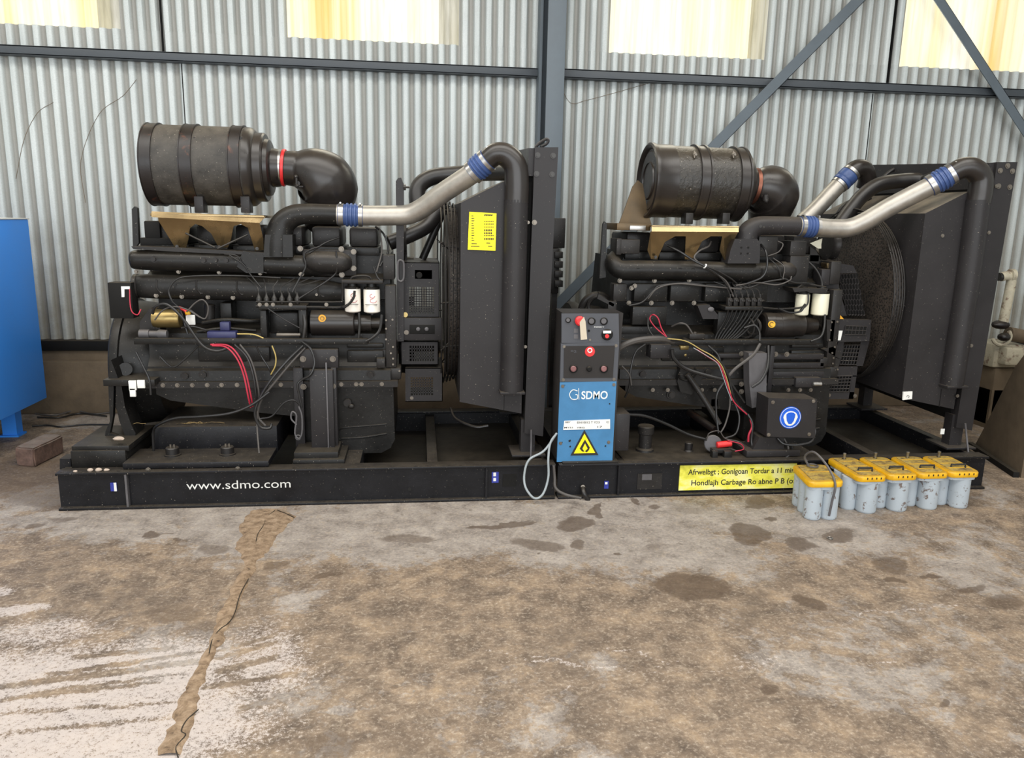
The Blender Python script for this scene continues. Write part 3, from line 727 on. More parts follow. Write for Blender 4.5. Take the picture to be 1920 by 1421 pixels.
    # ---- intake manifold: long tube, riser box, end casting
    if k == 1:
        mf = MB(); swp(mf, P1, ((246, 487, .41), (252, 487, .41), (300, 488, .41), (420, 491, .41), (560, 497, .41), (645, 497, .42)), [.030, .050, .055, .055, .055, .05], 4, 24)
        mfo = mf.done('intake_manifold', 'black', R_)
        mb = MB(); prp(mb, P1, ((246, 462), (330, 464), (500, 474), (498, 479), (330, 472), (250, 467)), .36, .52); mb.done('gasket_plate', 'grey2', mfo)
        ris = MB(); swp(ris, P1, ((522, 480, .41), (522, 458, .41), (524, 438, .41), (532, 418, .41), (550, 405, .405), (574, 401, .40), (610, 401, .40), (640, 402, .40)), [.074, .074, .071, .064, .058, .054, .052, .052], 6, 28); prp(ris, P1, ((494, 482), (497, 440), (548, 440), (549, 482)), .345, .46, .012); riso = ris.done('manifold_riser', 'black', R_)
        prp(MB(), P1, ((444, 500), (456, 470), (494, 478), (494, 512), (462, 512)), .350, .36).done('riser_bracket', 'black', R_)
        bolts(riso, [P1(515, 448, .345)], .006, .004, 'bolt')
        bolts(mfo, [P1(289, 486, .358), P1(383, 488, .358), P1(405, 488, .358), P1(425, 488, .358)], .012, .016, 'grey2')
        mb = MB(); swp(mb, P1, ((575, 490, .40), (590, 490, .38), (610, 491, .37), (640, 492, .38), (655, 493, .40)), [.04, .056, .058, .056, .035], 5, 20)
        bxp(mb, P1, 567, 468, 668, 517, .405, .45, .006); mb.cyl(P1(600, 493, .37), P1(600, 493, .325), .024, 16); mb.cyl(P1(600, 493, .33), P1(600, 493, .315), .009, 6)
        te = mb.done('thermostat_casting', 'grey2', R_); bolts(te, [P1(663, 472, .40), P1(663, 503, .40), P1(563, 466, .39), P1(640, 467, .39), P1(565, 513, .38), P1(641, 515, .38)], .010, .012, 'bolt')
    else:
        mf = MB(); swp(mf, P2, ((1157, 478, .52), (1150, 492, .44), (1163, 505, .40), (1200, 506, .40), (1300, 507, .40), (1400, 510, .40), (1462, 508, .40)), [.04, .048, .052, .055, .055, .055, .05], 5, 24)
        mfo = mf.done('intake_manifold', 'black', R_)
        mb = MB(); mb.lathe(P2(1462, 508, .40), (1, 0, 0), [(0, .05), (0, .055), (.03, .055), (.03, .05), (.06, .05), (.09, .03)], 24); mb.done('manifold_end_cap', 'grey2', mfo)
        mb = MB()
        for u, v in ((1196, 507), (1275, 507), (1299, 507)): mb.lathe(P2(u, v, .35), (0, -1, 0), [(-.01, .014), (.004, .014), (.004, .009), (-.004, .009)], 16)
        mb.done('threaded_port', 'dark', mfo)
        ris = MB(); prp(ris, P2, ((1378, 448), (1420, 448), (1425, 455), (1425, 480), (1424, 494), (1364, 494), (1370, 468)), .335, .44, .008)
        swp(ris, P2, ((1398, 462, .40), (1399, 446, .40), (1406, 432, .40), (1422, 424, .40), (1450, 423, .40), (1506, 424, .40)), [.062, .062, .059, .055, .053, .052], 6, 28); riso = ris.done('manifold_riser', 'black2', R_)
        bolts(riso, [P2(u, v, .335) for u, v in ((1390, 464), (1403, 464), (1389, 475), (1402, 475))], .006, .003, 'dark', washer=False)
        bolts(riso, [P2(1425, 424, .35)], .010, .008, 'boltd')

    def tilt(mb, ztop, zmid, y0_, dy):
        for v in mb.bm.verts:
            if v.co.z < ztop and Y0+.3 < v.co.y < Y0+.37:
                f = (ztop-v.co.z)/(ztop-zmid); v.co.y += dy*min(f, 1)-(dy*.9*max(0, f-1))
        return mb
    # ---- heat shield under the air filter (passivated sheet with three feet)
    if k == 1:
        hs = MB(); a, b = P1(282, 398, .35), P1(496, 408, .35)
        hs.box((a.x, a.y-.01, P1(390, 403, .35).z-.010), (b.x, a.y+.45, P1(390, 403, .35).z+.004), .003)
        a_, b_, c_, d_ = P1(284, 396, .345), P1(498, 406, .345), P1(486, 418, .325), P1(284, 407, .325); hs.poly([a_, b_, c_, d_], (0, .004, 0))
        prp(hs, P1, ((296, 414), (300, 425), (316, 449), (324, 467), (343, 467), (344, 449), (352, 428), (364, 420), (376, 424), (390, 438), (398, 449), (405, 465), (422, 465), (426, 450), (430, 438), (436, 424), (450, 420), (462, 427), (467, 447), (470, 455), (475, 471), (491, 470), (488, 448), (486, 418), (484, 413), (296, 405)), .352, .356); tilt(hs, P1(390, 412, .35).z, P1(390, 450, .35).z, .35, .09)
        hso = hs.done('heat_shield', 'brass', R_); bolts(hso, [P1(332, 462, .38), P1(411, 463, .38), P1(482, 466, .38)], .006, .006, 'boltd')
        mb = MB(); mb.cyl(P1(348, 437, .36), P1(403, 464, .33), .005, 8); mb.cyl(P1(408, 466, .33), P1(464, 440, .36), .005, 8); mb.done('stay_rod', 'boltd', R_)
    else:
        hs = MB(); a, b = P2(1222, 425, .35), P2(1385, 430, .35); zz = P2(1300, 425, .35).z
        hs.box((a.x, a.y-.01, zz-.006), (b.x, a.y+.45, zz+.004), .002); a_, b_, c_, d_ = P2(1222, 423, .345), P2(1385, 424, .345), P2(1385, 435, .325), P2(1222, 434, .325); hs.poly([a_, b_, c_, d_], (0, .004, 0))
        prp(hs, P2, ((1220, 434), (1384, 435), (1378, 465), (1376, 493), (1364, 493), (1359, 470), (1356, 443), (1335, 443), (1322, 452), (1310, 470), (1303, 487), (1288, 487), (1288, 443), (1268, 443), (1252, 454), (1242, 472), (1236, 487), (1224, 486), (1221, 470)), .352, .356); tilt(hs, P2(1300, 436, .35).z, P2(1300, 468, .35).z, .35, .08)
        hso = hs.done('heat_shield', 'brass', R_); bolts(hso, [P2(1229, 482, .375), P2(1370, 487, .375)], .006, .006, 'boltd')
        mb = MB(); prp(mb, P2, ((1160, 421), (1172, 390), (1186, 350), (1196, 338), (1205, 345), (1215, 400), (1222, 421)), .62, .63); bxp(mb, P2, 1157, 419, 1220, 432, .40, .75, .002); mb.done('rear_shield', 'rusty', R_)
        bxp(MB(), P2, 1181, 423, 1211, 432, .39, .40, .002).done('bright_bracket', 'steel', R_)

    # ---- air filter
    Yf = .62
    if k == 1:
        a = P1(286, 309, Yf); b = P1(520, 315, Yf); ax_ = (b-a).normalized(); L_ = (b-a).length
        t = lambda u: L_*(u-286)/234
        af = MB().lathe(a, ax_, [(0, .19), (.004, .2), (.006, .212), (t(470), .210), (t(474), .206), (t(480), .200), (t(480), .190)], 56).done('air_filter', 'filter1', R_)
        mb = MB().lathe(a, ax_, [(t(466), .213), (t(476), .209), (t(482), .196), (t(484), .185), (t(498), .185), (t(501), .178), (t(501), .155), (t(508), .15), (t(510), .14), (t(512), .105), (t(520), .103), (t(526), .1)], 56); mb.done('outlet_end', 'plastic', af)
        for u0, u1 in ((284, 306), (354, 377), (442, 463)):
            bd = MB().lathe(a, ax_, [(t(u0), .205), (t(u0), .2205), (t(u0)+.005, .2205), (t(u0)+.006, .2175), (t(u1)-.006, .2175), (t(u1)-.005, .2205), (t(u1), .2205), (t(u1), .205)], 56).done('filter_band', 'band1', af)
            p = P1((u0+u1)/2, 260, .47); mb = MB(); mb.ico(p, .015, 2, (1, .5, 1)); mb.cyl(p+Vector((0, .02, 0)), p+Vector((0, -.014, 0)), .007, 8); mb.done('band_latch', 'grey2', bd)
        for u in (373, 460): bxp(MB(), P1, u-9, 368, u+8, 399, .47, .56, .003).done('filter_foot', 'black2', af)
    else:
        a = P2(1219, 339, Yf); b = P2(1400, 347, Yf); ax_ = (b-a).normalized(); L_ = (b-a).length
        t = lambda u: L_*(u-1219)/181
        af = MB().lathe(a, ax_, [(0, .205), (t(1385), .205), (t(1385), .19)], 56).done('air_filter', 'filter2', R_)
        MB().lathe(a, ax_, [(-.012, .001), (-.012, .10), (-.018, .102), (-.018, .106), (-.010, .11), (-.010, .165), (-.004, .172), (-.004, .18), (-.02, .19), (-.026, .205), (-.02, .216), (0, .216), (.01, .21), (t(1252), .209), (t(1252), .205)], 56).done('end_cover', 'plastic', af)
        for u0, u1, la in ((1292, 1312, 1303), (1364, 1384, 1376)):
            bd = MB().lathe(a, ax_, [(t(u0), .203), (t(u0), .218), (t(u0)+.010, .218), (t(u0)+.013, .211), (t(u1)-.013, .211), (t(u1)-.010, .218), (t(u1), .218), (t(u1), .203)], 56).done('filter_band', 'plastic', af)
            p = P2(la, 290, .46); mb = MB(); mb.ico(p, .016, 2, (.8, .6, 1.2)); mb.cyl(p+Vector((-.004, 0, .02)), p+Vector((-.004, -.01, -.02)), .005, 8); mb.cyl(p+Vector((0, .03, 0)), p+Vector((0, -.018, 0)), .007, 8); mb.done('band_latch', 'bolt', bd)
        MB().lathe(a, ax_, [(t(1384), .205), (t(1388), .19), (t(1392), .185), (t(1396), .17), (t(1400), .12), (t(1404), .105), (t(1412), .10)], 56).done('outlet_end', 'plastic', af)
        for u in (1293, 1362): bxp(MB(), P2, u-7, 399, u+7, 420, .47, .56, .003).done('filter_foot', 'grey2', af)
    # bulbous elbow from the filter down to the engine
    if k == 1:
        el = MB(); swp(el, P1, ((520, 314, .62), (535, 315, .62), (556, 317, .62), (582, 323, .62), (604, 336, .63), (615, 355, .66), (610, 388, .74), (602, 420, .82)), [.088, .092, .098, .138, .166, .168, .14, .10], 8, 32)
        elo = el.done('intake_elbow', 'plastic', R_)
        MB().lathe(P1(522, 314, .62), P1(556, 317, .62)-P1(522, 314, .62), [(0, .09), (0, .098), (.02, .098), (.02, .09)], 32).done('band_clamp', 'steel', elo)
        r1 = MB().lathe(P1(530, 314.5, .62), P1(556, 317, .62)-P1(522, 314, .62), [(0, .094), (0, .1), (.008, .102), (.016, .1), (.016, .094)], 32).done('seal_ring', 'redp', elo); r1['label'] = 'bright red sealing ring'
        mb = MB(); p = P1(559, 344, .52); mb.cyl(p+Vector((0, .06, 0)), p+Vector((0, -.015, 0)), .013, 12); mb.box(p+Vector((-.016, -.02, -.022)), p+Vector((.03, -.004, -.012)), .004); mb.box(p+Vector((-.012, -.02, -.014)), p+Vector((.0, -.004, .03)), .004)
        mb.ico(p+Vector((-.008, -.01, .034)), .012, 2); mb.ico(p+Vector((-.002, -.02, -.014)), .009, 2); mb.done('service_indicator', 'grey2', elo)
    else:
        el = MB(); swp(el, P2, ((1404, 348, .62), (1414, 349, .62), (1426, 351, .62), (1440, 357, .64), (1447, 369, .67), (1442, 396, .74), (1432, 422, .82)), [.086, .094, .125, .155, .160, .13, .10], 8, 32)
        elo = el.done('intake_elbow', 'plastic', R_)
        d_ = P2(1430, 351, .62)-P2(1404, 348, .62)
        MB().lathe(P2(1409, 348.5, .62), d_, [(0, .094), (0, .104), (.02, .108), (.02, .094)], 32).done('band_clamp', 'copper', elo)
        mb = MB(); p = P2(1435, 374, .49); mb.cyl(p+Vector((0, .08, .03)), p+Vector((0, -.005, 0)), .014, 12); mb.cyl(p+Vector((0, 0, .025)), p+Vector((0, -.005, -.01)), .017, 12); mb.ico(p+Vector((0, -.012, -.008)), .013, 2); mb.done('service_indicator', 'grey2', elo)
    # seam ridge of the elbow
    # ---- cylinder heads with rocker boxes
    for i in range(6):
        xa = .40+i*.205
        MB().box(Lc(xa, .50, 1.28), Lc(xa+.175, .95, 1.325), .004).done('cylinder_head', 'black', R_)
        MB().box(Lc(xa+.01, .52, 1.325), Lc(xa+.165, .90, 1.435), .018).done('rocker_cover', 'grey2', R_)
    # ---- engine block: stepped side profile
    bl = MB()
    def ext(pts, xa, xb, bm_=None):
        t = bmesh.new(); a = [t.verts.new(Lc(xa, y, z)) for y, z in pts]; b = [t.verts.new(Lc(xb, y, z)) for y, z in pts]; n = len(pts)
        t.faces.new(a); t.faces.new(b[::-1])
        for i in range(n): t.faces.new((a[i], b[i], b[(i+1) % n], a[(i+1) % n]))
        bmesh.ops.recalc_face_normals(t, faces=t.faces[:]); bl.merge(t) if bm_ is None else bm_.merge(t)
    ext([(.52, 1.29), (.52, 1.18), (.46, 1.16), (.46, 1.04), (.62, 1.02), (.62, .88), (.42, .85), (.41, .72), (.37, .675), (.37, .665), (.345, .655), (.34, .60), (1.2, .60), (1.2, .9), (1.1, 1.29)], .36, 1.66)
    blk = bl.done('engine_block', 'black', R_)
    fb = MB(); ext([(.318, .598), (.318, .565), (1.2, .565), (1.2, .598)], .34, 1.70, fb); flg = fb.done('sump_flange', 'grey2', R_)
    us = (306, 333, 361, 389, 416, 445, 527, 640, 668, 678, 716) if k == 1 else (1224, 1252, 1316, 1340, 1478, 1500, 1520)
    bolts(flg, [Lc(P1(u, 728, .318).x-ox, .318, .582) if k == 1 else P2(u, 731, .318) for u in us], .008, .010, 'bolt')
    pan = MB(); pan.prism([(ox+.40, .565), (ox+.40, .525), (ox+.47, .49), (ox+.95, .415), (ox+1.35, .37), (ox+1.35, .565)], Y0+.35, Y0+1.1, .012); pan.done('oil_pan', 'black', R_)
    su = MB(); pts = []
    P = P1
    xL = P1(560, 790, .36).x; xR = P1(738, 790, .36).x; zT = .565; zB = P1(680, 850, .36).z
    prof = [(xL, zT), (xR, zT), (xR+.006, zB+.08), (xR-.02, zB+.03), (xR-.07, zB+.002), (xL+.1, zB), (xL, zB+.05)]
    su.prism(prof, Y0+.36, Y0+1.05, .018)
    sm_ = su.done('oil_sump', 'black', R_)
    mb = MB(); swp(mb, P1, ((634, 812, .362), (640, 803, .36), (665, 800, .358), (705, 797, .358), (725, 795, .36)), .005, 4, 8); swp(mb, P1, ((640, 822, .362), (680, 820, .36), (725, 813, .36)), .006, 4, 8); mb.done('pressed_rib', 'black', sm_)
    if k == 1:
        mb = MB(); p = P1(652, 754, .35); mb.cyl(p, p+Vector((0, -.02, 0)), .022, 14); mb.ico(p+Vector((.02, -.02, -.02)), .015, 2, (1.2, .6, 1)); mb.done('drain_boss', 'grey2', sm_)
    bolts(blk, [Lc(.655, .345, .635), Lc(1.05, .345, .63), Lc(.56, .345, .628), Lc(1.55, .345, .63)] if k == 1 else [P2(1204, 701, .345), P2(1258, 740, .345), P2(1326, 697, .345)], .018, .016, 'grey2', name='core_plug')
    # ribs and covers on the block side
    for xa, xb, z0, z1 in ((.62, 1.0, .70, .78), (1.42, 1.62, .69, .76), (1.42, 1.62, .775, .80)): MB().box(Lc(xa, .385, z0), Lc(xb, .43, z1), .006).done('side_cover', 'black', blk)
    # ---- lower tappet cover: rounded long box with slots
    if k == 1:
        tc = MB(); swp(tc, P1, ((256, 536, .46), (262, 536, .44), (300, 537, .43), (450, 541, .43), (600, 546, .43), (640, 548, .44)), [.05, .063, .066, .066, .062, .05], 4, 20, flat=(1, .6)); tco = tc.done('tappet_cover', 'black', R_)
        for u, v in ((299, 536), (374, 537), (450, 539), (602, 543)):
            mb = MB(); swp(mb, P1, ((u-6, v-12, .397), (u-6, v+2, .388), (u+1, v+12, .394), (u+6, v+13, .396)), .005, 3, 6); mb.done('pressed_slot', 'grey2', tco)
        mb = MB().cyl(P1(252, 536, .46), P1(262, 536, .46), .066, 24, bev=.005).done('cover_end_flange', 'grey2', tco)
        bolts(tco, [P1(u, v, .40) for u, v in ((293, 554), (341, 556), (390, 557), (437, 558), (335, 509), (411, 510), (256, 509), (488, 512), (594, 552))], .008, .012, 'bolt')
    else:
        for i, (u0, u1) in enumerate(((1150, 1176), (1189, 1252), (1257, 1312), (1322, 1370), (1375, 1440))):
            o = bxp(MB(), P2, u0, 532, u1, 566, .405, .50, .008).done('tappet_cover', 'black' if i else 'grey2', R_)
        bolts(blk, [P2(u, v, .40) for u, v in ((1179, 568), (1221, 568), (1260, 568), (1301, 568), (1162, 526), (1227, 526), (1292, 525), (1415, 524), (1184, 540), (1190, 536))], .009, .012, 'bolt')
        bxp(MB(), P2, 1186, 575, 1250, 609, .40, .45, .004).done('side_cover', 'black', blk); bxp(MB(), P2, 1165, 612, 1240, 634, .42, .5, .004).done('side_cover', 'black', blk)
        for u0, v0, u1, v1 in ((1156, 447, 1158, 478), (1164, 449, 1200, 476), (1422, 443, 1458, 482), (1482, 452, 1512, 480), (1480, 480, 1516, 533)):
            bxp(MB(), P2, u0, v0, u1 if u1-u0 > 5 else u0+10, v1, .40, .55, .005).done('terminal_box', 'grey2', R_)
        prp(MB(), P2, ((1519, 456), (1542, 447), (1540, 458), (1540, 466), (1534, 466)), .47, .475).done('bent_tab', 'white2', R_)
        prp(MB(), P2, ((1519, 462), (1530, 470), (1537, 482), (1536, 495), (1519, 492)), .5, .51).done('belt_guard_fin', 'grey2', R_)
    # ---- full length cable tray / hand rail
    if k == 1: ra, rb, rz0, rz1 = P1(250, 640, .27).x, P1(690, 640, .27).x, P1(450, 646, .27).z, P1(450, 635, .27).z
    else: ra, rb, rz0, rz1 = P2(1162, 642, .27).x, P2(1532, 642, .27).x, P2(1350, 647, .27).z, P2(1350, 637, .27).z
    mb = MB(); mb.box((ra, Y0+.27, rz0), (rb, Y0+.31, rz1), .005)
    for f in (.03, .35, .7, .95):
        xx = ra+(rb-ra)*f; mb.box((xx, Y0+.30, rz0+.004), (xx+.02, Y0+.45, rz1-.01))
    tr = mb.done('cable_rail', 'black', R_)
    # ---- injection pump and injector lines
    if k == 1:
        pm = MB(); bxp(pm, P1, 484, 572, 575, 581, .30, .44, .004); bxp(pm, P1, 488, 582, 500, 634, .32, .40, .004); bxp(pm, P1, 560, 580, 575, 636, .32, .40, .004); bxp(pm, P1, 505, 585, 560, 625, .40, .46, .01)
        swp(pm, P1, ((480, 566, .31), (560, 566, .31), (636, 566, .31), (641, 560, .31), (642, 530, .31)), .005, 4, 8); swp(pm, P1, ((480, 574, .31), (600, 576, .31), (645, 575, .31), (662, 560, .31), (665, 545, .31)), .007, 4, 8)
        pmo = pm.done('injection_pump', 'black', R_)
        for i in range(6):
            u = 486+i*14.4; mb = MB().lathe(P1(u, 570, .32), (0, 0, 1), [(0, .010), (.012, .015), (.03, .016), (.038, .011), (.05, .006), (.062, .003)], 14); mb.done('delivery_valve', 'boltd', pmo)
        bolts(pmo, [P1(u, 571, .30) for u in (487, 500, 512, 545, 612)], .007, .008, 'bolt')
        random.seed(5)
        for i in range(6):
            u = 486+i*14.4; s_ = (460+i*32, 512+random.random()*8)
            swp(MB(), P1, ((u, 557, .32), (u-3, 540, .33), ((u+s_[0])/2, 528, .36), (s_[0], s_[1], .39)), .0032, 5, 6).done('injector_line', 'boltd', pmo)
    else:
        pm = MB(); bxp(pm, P2, 1360, 575, 1432, 582, .30, .42, .003)
        for i in range(9): swp(pm, P2, ((1366+i*8, 580, .33), (1360+i*7, 600, .34), (1345+i*6, 625, .36), (1340+i*4, 640, .36)), .006, 3, 6)
        swp(pm, P2, ((1430, 577, .30), (1460, 579, .30), (1500, 577, .30), (1510, 570, .30)), .006, 4, 8); bxp(pm, P2, 1345, 584, 1420, 634, .39, .46, .01)
        pmo = pm.done('injection_pump', 'black', R_)
        for i in range(6):
            u = 1369+i*11.2; mb = MB(); bxp(mb, P2, u-4, 559, u+4, 574, .32, .35, .003); mb.cyl(P2(u, 559, .335), P2(u+1, 551, .335), .005, 8); bxp(mb, P2, u-1, 562, u+6, 566, .312, .32, .001); mb.done('delivery_valve', 'grey2', pmo)
            swp(MB(), P2, ((u, 556, .335), (u-4, 543, .34), (u-12-i*2, 535, .36), (u-30+i*6, 528, .39)), .003, 5, 6).done('injector_line', 'boltd', pmo)
    # ---- starter / alternator body, black cylinder with yellow disc
    if k == 1:
        al = MB(); al.lathe(P1(583, 605, .41), (1, 0, 0), [(0, .062), (.005, .071), (.235, .071), (.24, .066), (.24, .045), (.33, .045), (.33, .03), (.38, .03)], 32); alo = al.done('starter_motor', 'plastic', R_)
        o = MB().cyl(P1(604, 597, .355), P1(604, 597, .342), .021, 24, bev=.002).done('yellow_disc', 'orange', alo); MB().torus(P1(604, 597, .340), (0, 1, 0), .010, .002, 20, 6).done('disc_emblem', 'brassy', o)
        st = MB(); st.lathe(P1(288, 597, .40), (1, 0, 0), [(0, .03), (0, .045), (.02, .05), (.13, .05), (.14, .045), (.14, .03)], 28); sto = st.done('solenoid_body', 'brassy', R_); sto['label'] = 'gold coloured motor body with a lead wound round it'
        st = MB(); st.lathe(P1(262, 626, .33), (1, 0, 0), [(0, .015), (0, .024), (.05, .024), (.05, .018), (.09, .018), (.1, .024), (.14, .022)], 20); st.done('air_valve', 'grey', R_)
        o = MB().box(P1(349, 609, .34), P1(364, 591, .33)+Vector((0, .02, 0)), .003).done('connector', 'wht', R_)
        mb = MB(); swp(mb, P1, ((336, 577, .34), (346, 581, .33), (352, 590, .33)), .009, 4, 8); mb.done('red_connector', 'redp', R_)
        mb = MB(); prp(mb, P1, ((262, 604), (280, 578), (298, 586), (302, 640), (262, 640)), .40, .50, .006); mb.done('starter_bracket', 'grey2', R_)
        mb = MB(); mb.cyl(P1(393, 606, .5), P1(393, 570, .5), .028, 18, bev=.004); mb.done('oil_separator', 'grey2', R_)
        mb = MB(); bxp(mb, P1, 413, 568, 434, 606, .48, .6, .004); mb.done('relay_housing', 'black', R_)
        mb = MB(); swp(mb, P1, ((380, 606, .46), (420, 600, .44), (470, 602, .46), (500, 600, .5)), .012, 4, 10); swp(mb, P1, ((370, 622, .42), (420, 616, .42), (480, 620, .44)), .009, 4, 10); mb.done('oil_line', 'black', R_)
        mb = MB(); mb.lathe(P1(520, 615, .48), (0, -1, 0), [(0, .05), (.03, .05), (.035, .04), (.05, .02), (.06, .02)], 24); mb.done('pump_drive', 'black', R_)
        swp(MB(), P1, ((570, 590, .33), (572, 610, .32), (568, 640, .32)), .012, 4, 10).done('lever_rod', 'boltd', R_); swp(MB(), P1, ((673, 586, .36), (674, 612, .35), (672, 638, .34)), .007, 4, 8).done('drain_line', 'boltd', R_)
        bxp(MB(), P1, 347, 584, 356, 590, .315, .335, .002).done('yellow_connector', 'yellowlid', R_)
        mb = MB(); bxp(mb, P1, 388, 622, 442, 634, .30, .36, .004); bxp(mb, P1, 412, 604, 430, 620, .33, .37, .004); mb.done('wiring_connector', 'connblue', R_)
        bxp(MB(), P1, 518, 625, 563, 630, .29, .31, .003).done('bright_connector', 'bolt', R_)
    else:
        al = MB(); al.lathe(P2(1428, 609, .41), (1, 0, 0), [(0, .05), (.0, .062), (.01, .074), (.06, .074), (.062, .072), (.10, .072), (.102, .074), (.20, .074), (.21, .068), (.25, .068), (.27, .05), (.34, .04)], 32); alo = al.done('starter_motor', 'plastic', R_)
        o = MB().cyl(P2(1447, 608, .345), P2(1447, 608, .328), .021, 24, bev=.002).done('yellow_disc', 'yellowlid', alo); MB().torus(P2(1447, 608, .326), (0, 1, 0), .012, .002, 20, 6).done('disc_emblem', 'brassy', o)
        mb = MB(); mb.torus(P2(1412, 612, .36), (1, .6, 0), .05, .008, 32, 8); mb.torus(P2(1398, 614, .37), (1, .6, 0), .06, .006, 32, 8); bxp(mb, P2, 1380, 588, 1422, 632, .42, .46, .006); mb.done('alternator_frame', 'grey2', R_)
        mb = MB(); prp(mb, P2, ((1308, 573), (1330, 571), (1346, 590), (1346, 598), (1318, 598)), .36, .44, .004); so = mb.done('sensor_box', 'black2', R_); MB().ico(P2(1333, 580, .355), .018, 2, (1.1, .3, .8)).done('white_patch', 'grey', so)
        bxp(MB(), P2, 1220, 646, 1258, 672, .24, .33, .004).done('junction_box', 'black2', R_)
        mb = MB(); bxp(mb, P2, 1276, 648, 1292, 656, .37, .41, .004); mb.ico(P2(1284, 665, .4), .018, 2); mb.done('yellow_fitting', 'brassy', R_)
        MB().box(P2(1333, 762, .35), P2(1346, 748, .354), 0).done('paper_label', 'white2', R_)
        mb = MB(); bxp(mb, P2, 1293, 626, 1322, 636, .27, .31, .004); mb.ico(P2(1303, 626, .29), .014, 2); mb.done('sender_unit', 'grey2', R_)
    # ---- pair of fuel filters
    fw = ((647, 677, 541, 584), (682, 713, 542, 585)) if k == 1 else ((1490, 1514, 551, 590), (1521, 1550, 550, 590))
    for i, (ua, ub, va, vb) in enumerate(fw):
        c0 = PK((ua+ub)/2, vb, .38); c1 = PK((ua+ub)/2, va, .38); r = (PK(ub, va, .38).x-PK(ua, va, .38).x)/2; h = c1.z-c0.z
        base = Vector((c0.x, Y0+.38, c0.z))
        f = MB().lathe(base, (0, 0, 1), [(-.004, r*.6), (0, r*.9), (.004, r), (h-.004, r), (h, r*.96)], 28).done('fuel_filter', 'white' if k == 1 else 'white2', R_)
        MB().lathe(base+Vector((0, 0, h)), (0, 0, 1), [(0, r*.93), (.012, r*.95), (.014, r*.6), (.04, r*.55), (.045, r*.4)], 20).done('filter_head', 'black', f)
        if k == 1:
            mb = MB(); random.seed(11+i)
            for q in range(2):
                cx_ = (ua+ub)/2+random.uniform(-4, 6); cy_ = va+13+q*9
                swp(mb, P1, [(cx_+5*math.cos(a)*(1+.3*q), cy_+4*math.sin(a), .38-r*1.02) for a in (0, 1.2, 2.4, 3.6, 4.6)], .0013, 4, 5)
            mb.done('filter_emblem', 'red', f)
            mb = MB(); bxp(mb, P1, (ua+ub)/2-13, vb-14, (ua+ub)/2+10, vb-13.4, .38-r*1.03, .38-r*.8, 0); mb.done('printed_line', 'blk', f)
            MB().lathe(base, (0, 0, -1), [(0, .01), (.012, .008), (.016, .004)], 8).done('drain_plug', 'grey', f)
    mb = MB()
    if k == 1: bxp(mb, P1, 640, 525, 718, 532, .33, .45, .003); swp(mb, P1, ((658, 531, .37), (660, 520, .37), (680, 517, .37), (694, 520, .37), (697, 531, .37)), .006, 4, 8)
    else: prp(mb, P2, ((1486, 540), (1553, 541), (1550, 549), (1520, 549), (1512, 546), (1490, 548)), .33, .45); swp(mb, P2, ((1495, 540, .36), (1510, 533, .36), (1540, 537, .36)), .006, 4, 8)
    mb.done('filter_bracket', 'grey2', R_)
    # ---- gear case flange and pulleys at the fan end
    mb = MB(); bxp(mb, P1, 722, 535, 743, 690, .36, .46, .008); bxp(mb, P1, 718, 478, 740, 524, .40, .55, .004); bxp(mb, P1, 706, 672, 722, 690, .34, .45, .004); bxp(mb, P1, 700, 655, 745, 676, .40, .5, .008)
    bxp(mb, P1, 730, 690, 752, 712, .36, .5, .008)
    gc = mb.done('gear_case', 'grey2', R_)
    bolts(gc, [P1(u, v, .36) for u, v in ((724, 600), (736, 599), (724, 616), (724, 636), (737, 650), (733, 662), (737, 672), (731, 694), (749, 695), (737, 683))], .006, .006, 'bolt', washer=False)
    mb = MB()
    for yy, zz, rr in ((.8, 1.22, .14), (.62, 1.38, .09), (.75, .72, .17), (.55, 1.02, .08)): mb.lathe(Lc(1.70, yy, zz), (1, 0, 0), [(0, rr*.3), (0, rr), (.012, rr*.93), (.03, rr*.93), (.042, rr), (.05, rr), (.05, rr*.3), (.09, rr*.3)], 32)
    mb.done('belt_pulley', 'grey2', R_)
    # ---- belt guards: perforated boxes
    def perf(x0_, x1_, z0_, z1_, xa, xb, za, zb, nx_, nz_, y0_, dep, mat='black2'):
        mb = MB(); w_ = .005
        mb.box((x0_, y0_, z0_), (x1_, y0_+.004, za)); mb.box((x0_, y0_, zb), (x1_, y0_+.004, z1_)); mb.box((x0_, y0_, za), (xa, y0_+.004, zb)); mb.box((xb, y0_, za), (x1_, y0_+.004, zb))
        for i in range(1, nx_): xx = xa+(xb-xa)*i/nx_; mb.box((xx-w_/2, y0_, za), (xx+w_/2, y0_+.004, zb))
        for i in range(1, nz_): zz = za+(zb-za)*i/nz_; mb.box((xa, y0_, zz-w_/2), (xb, y0_+.004, zz+w_/2))
        mb.box((x0_, y0_, z1_-.004), (x1_, y0_+dep, z1_)); mb.box((x0_, y0_, z0_), (x1_, y0_+dep, z0_+.004)); mb.box((x0_, y0_+.03, z0_), (x0_+.004, y0_+dep, z1_)); mb.box((x1_-.004, y0_, z0_), (x1_, y0_+dep, z1_))
        return mb
    def gpx(u0, v0, u1, v1, a0, b0, a1, b1, nx_, nz_, y_, dep):
        return perf(P1(u0, (v0+v1)/2, y_).x, P1(u1, (v0+v1)/2, y_).x, P1((u0+u1)/2, v1, y_).z, P1((u0+u1)/2, v0, y_).z,
                    P1(a0, (b0+b1)/2, y_).x, P1(a1, (b0+b1)/2, y_).x, P1((a0+a1)/2, b1, y_).z, P1((a0+a1)/2, b0, y_).z, nx_, nz_, Y0+y_, dep)
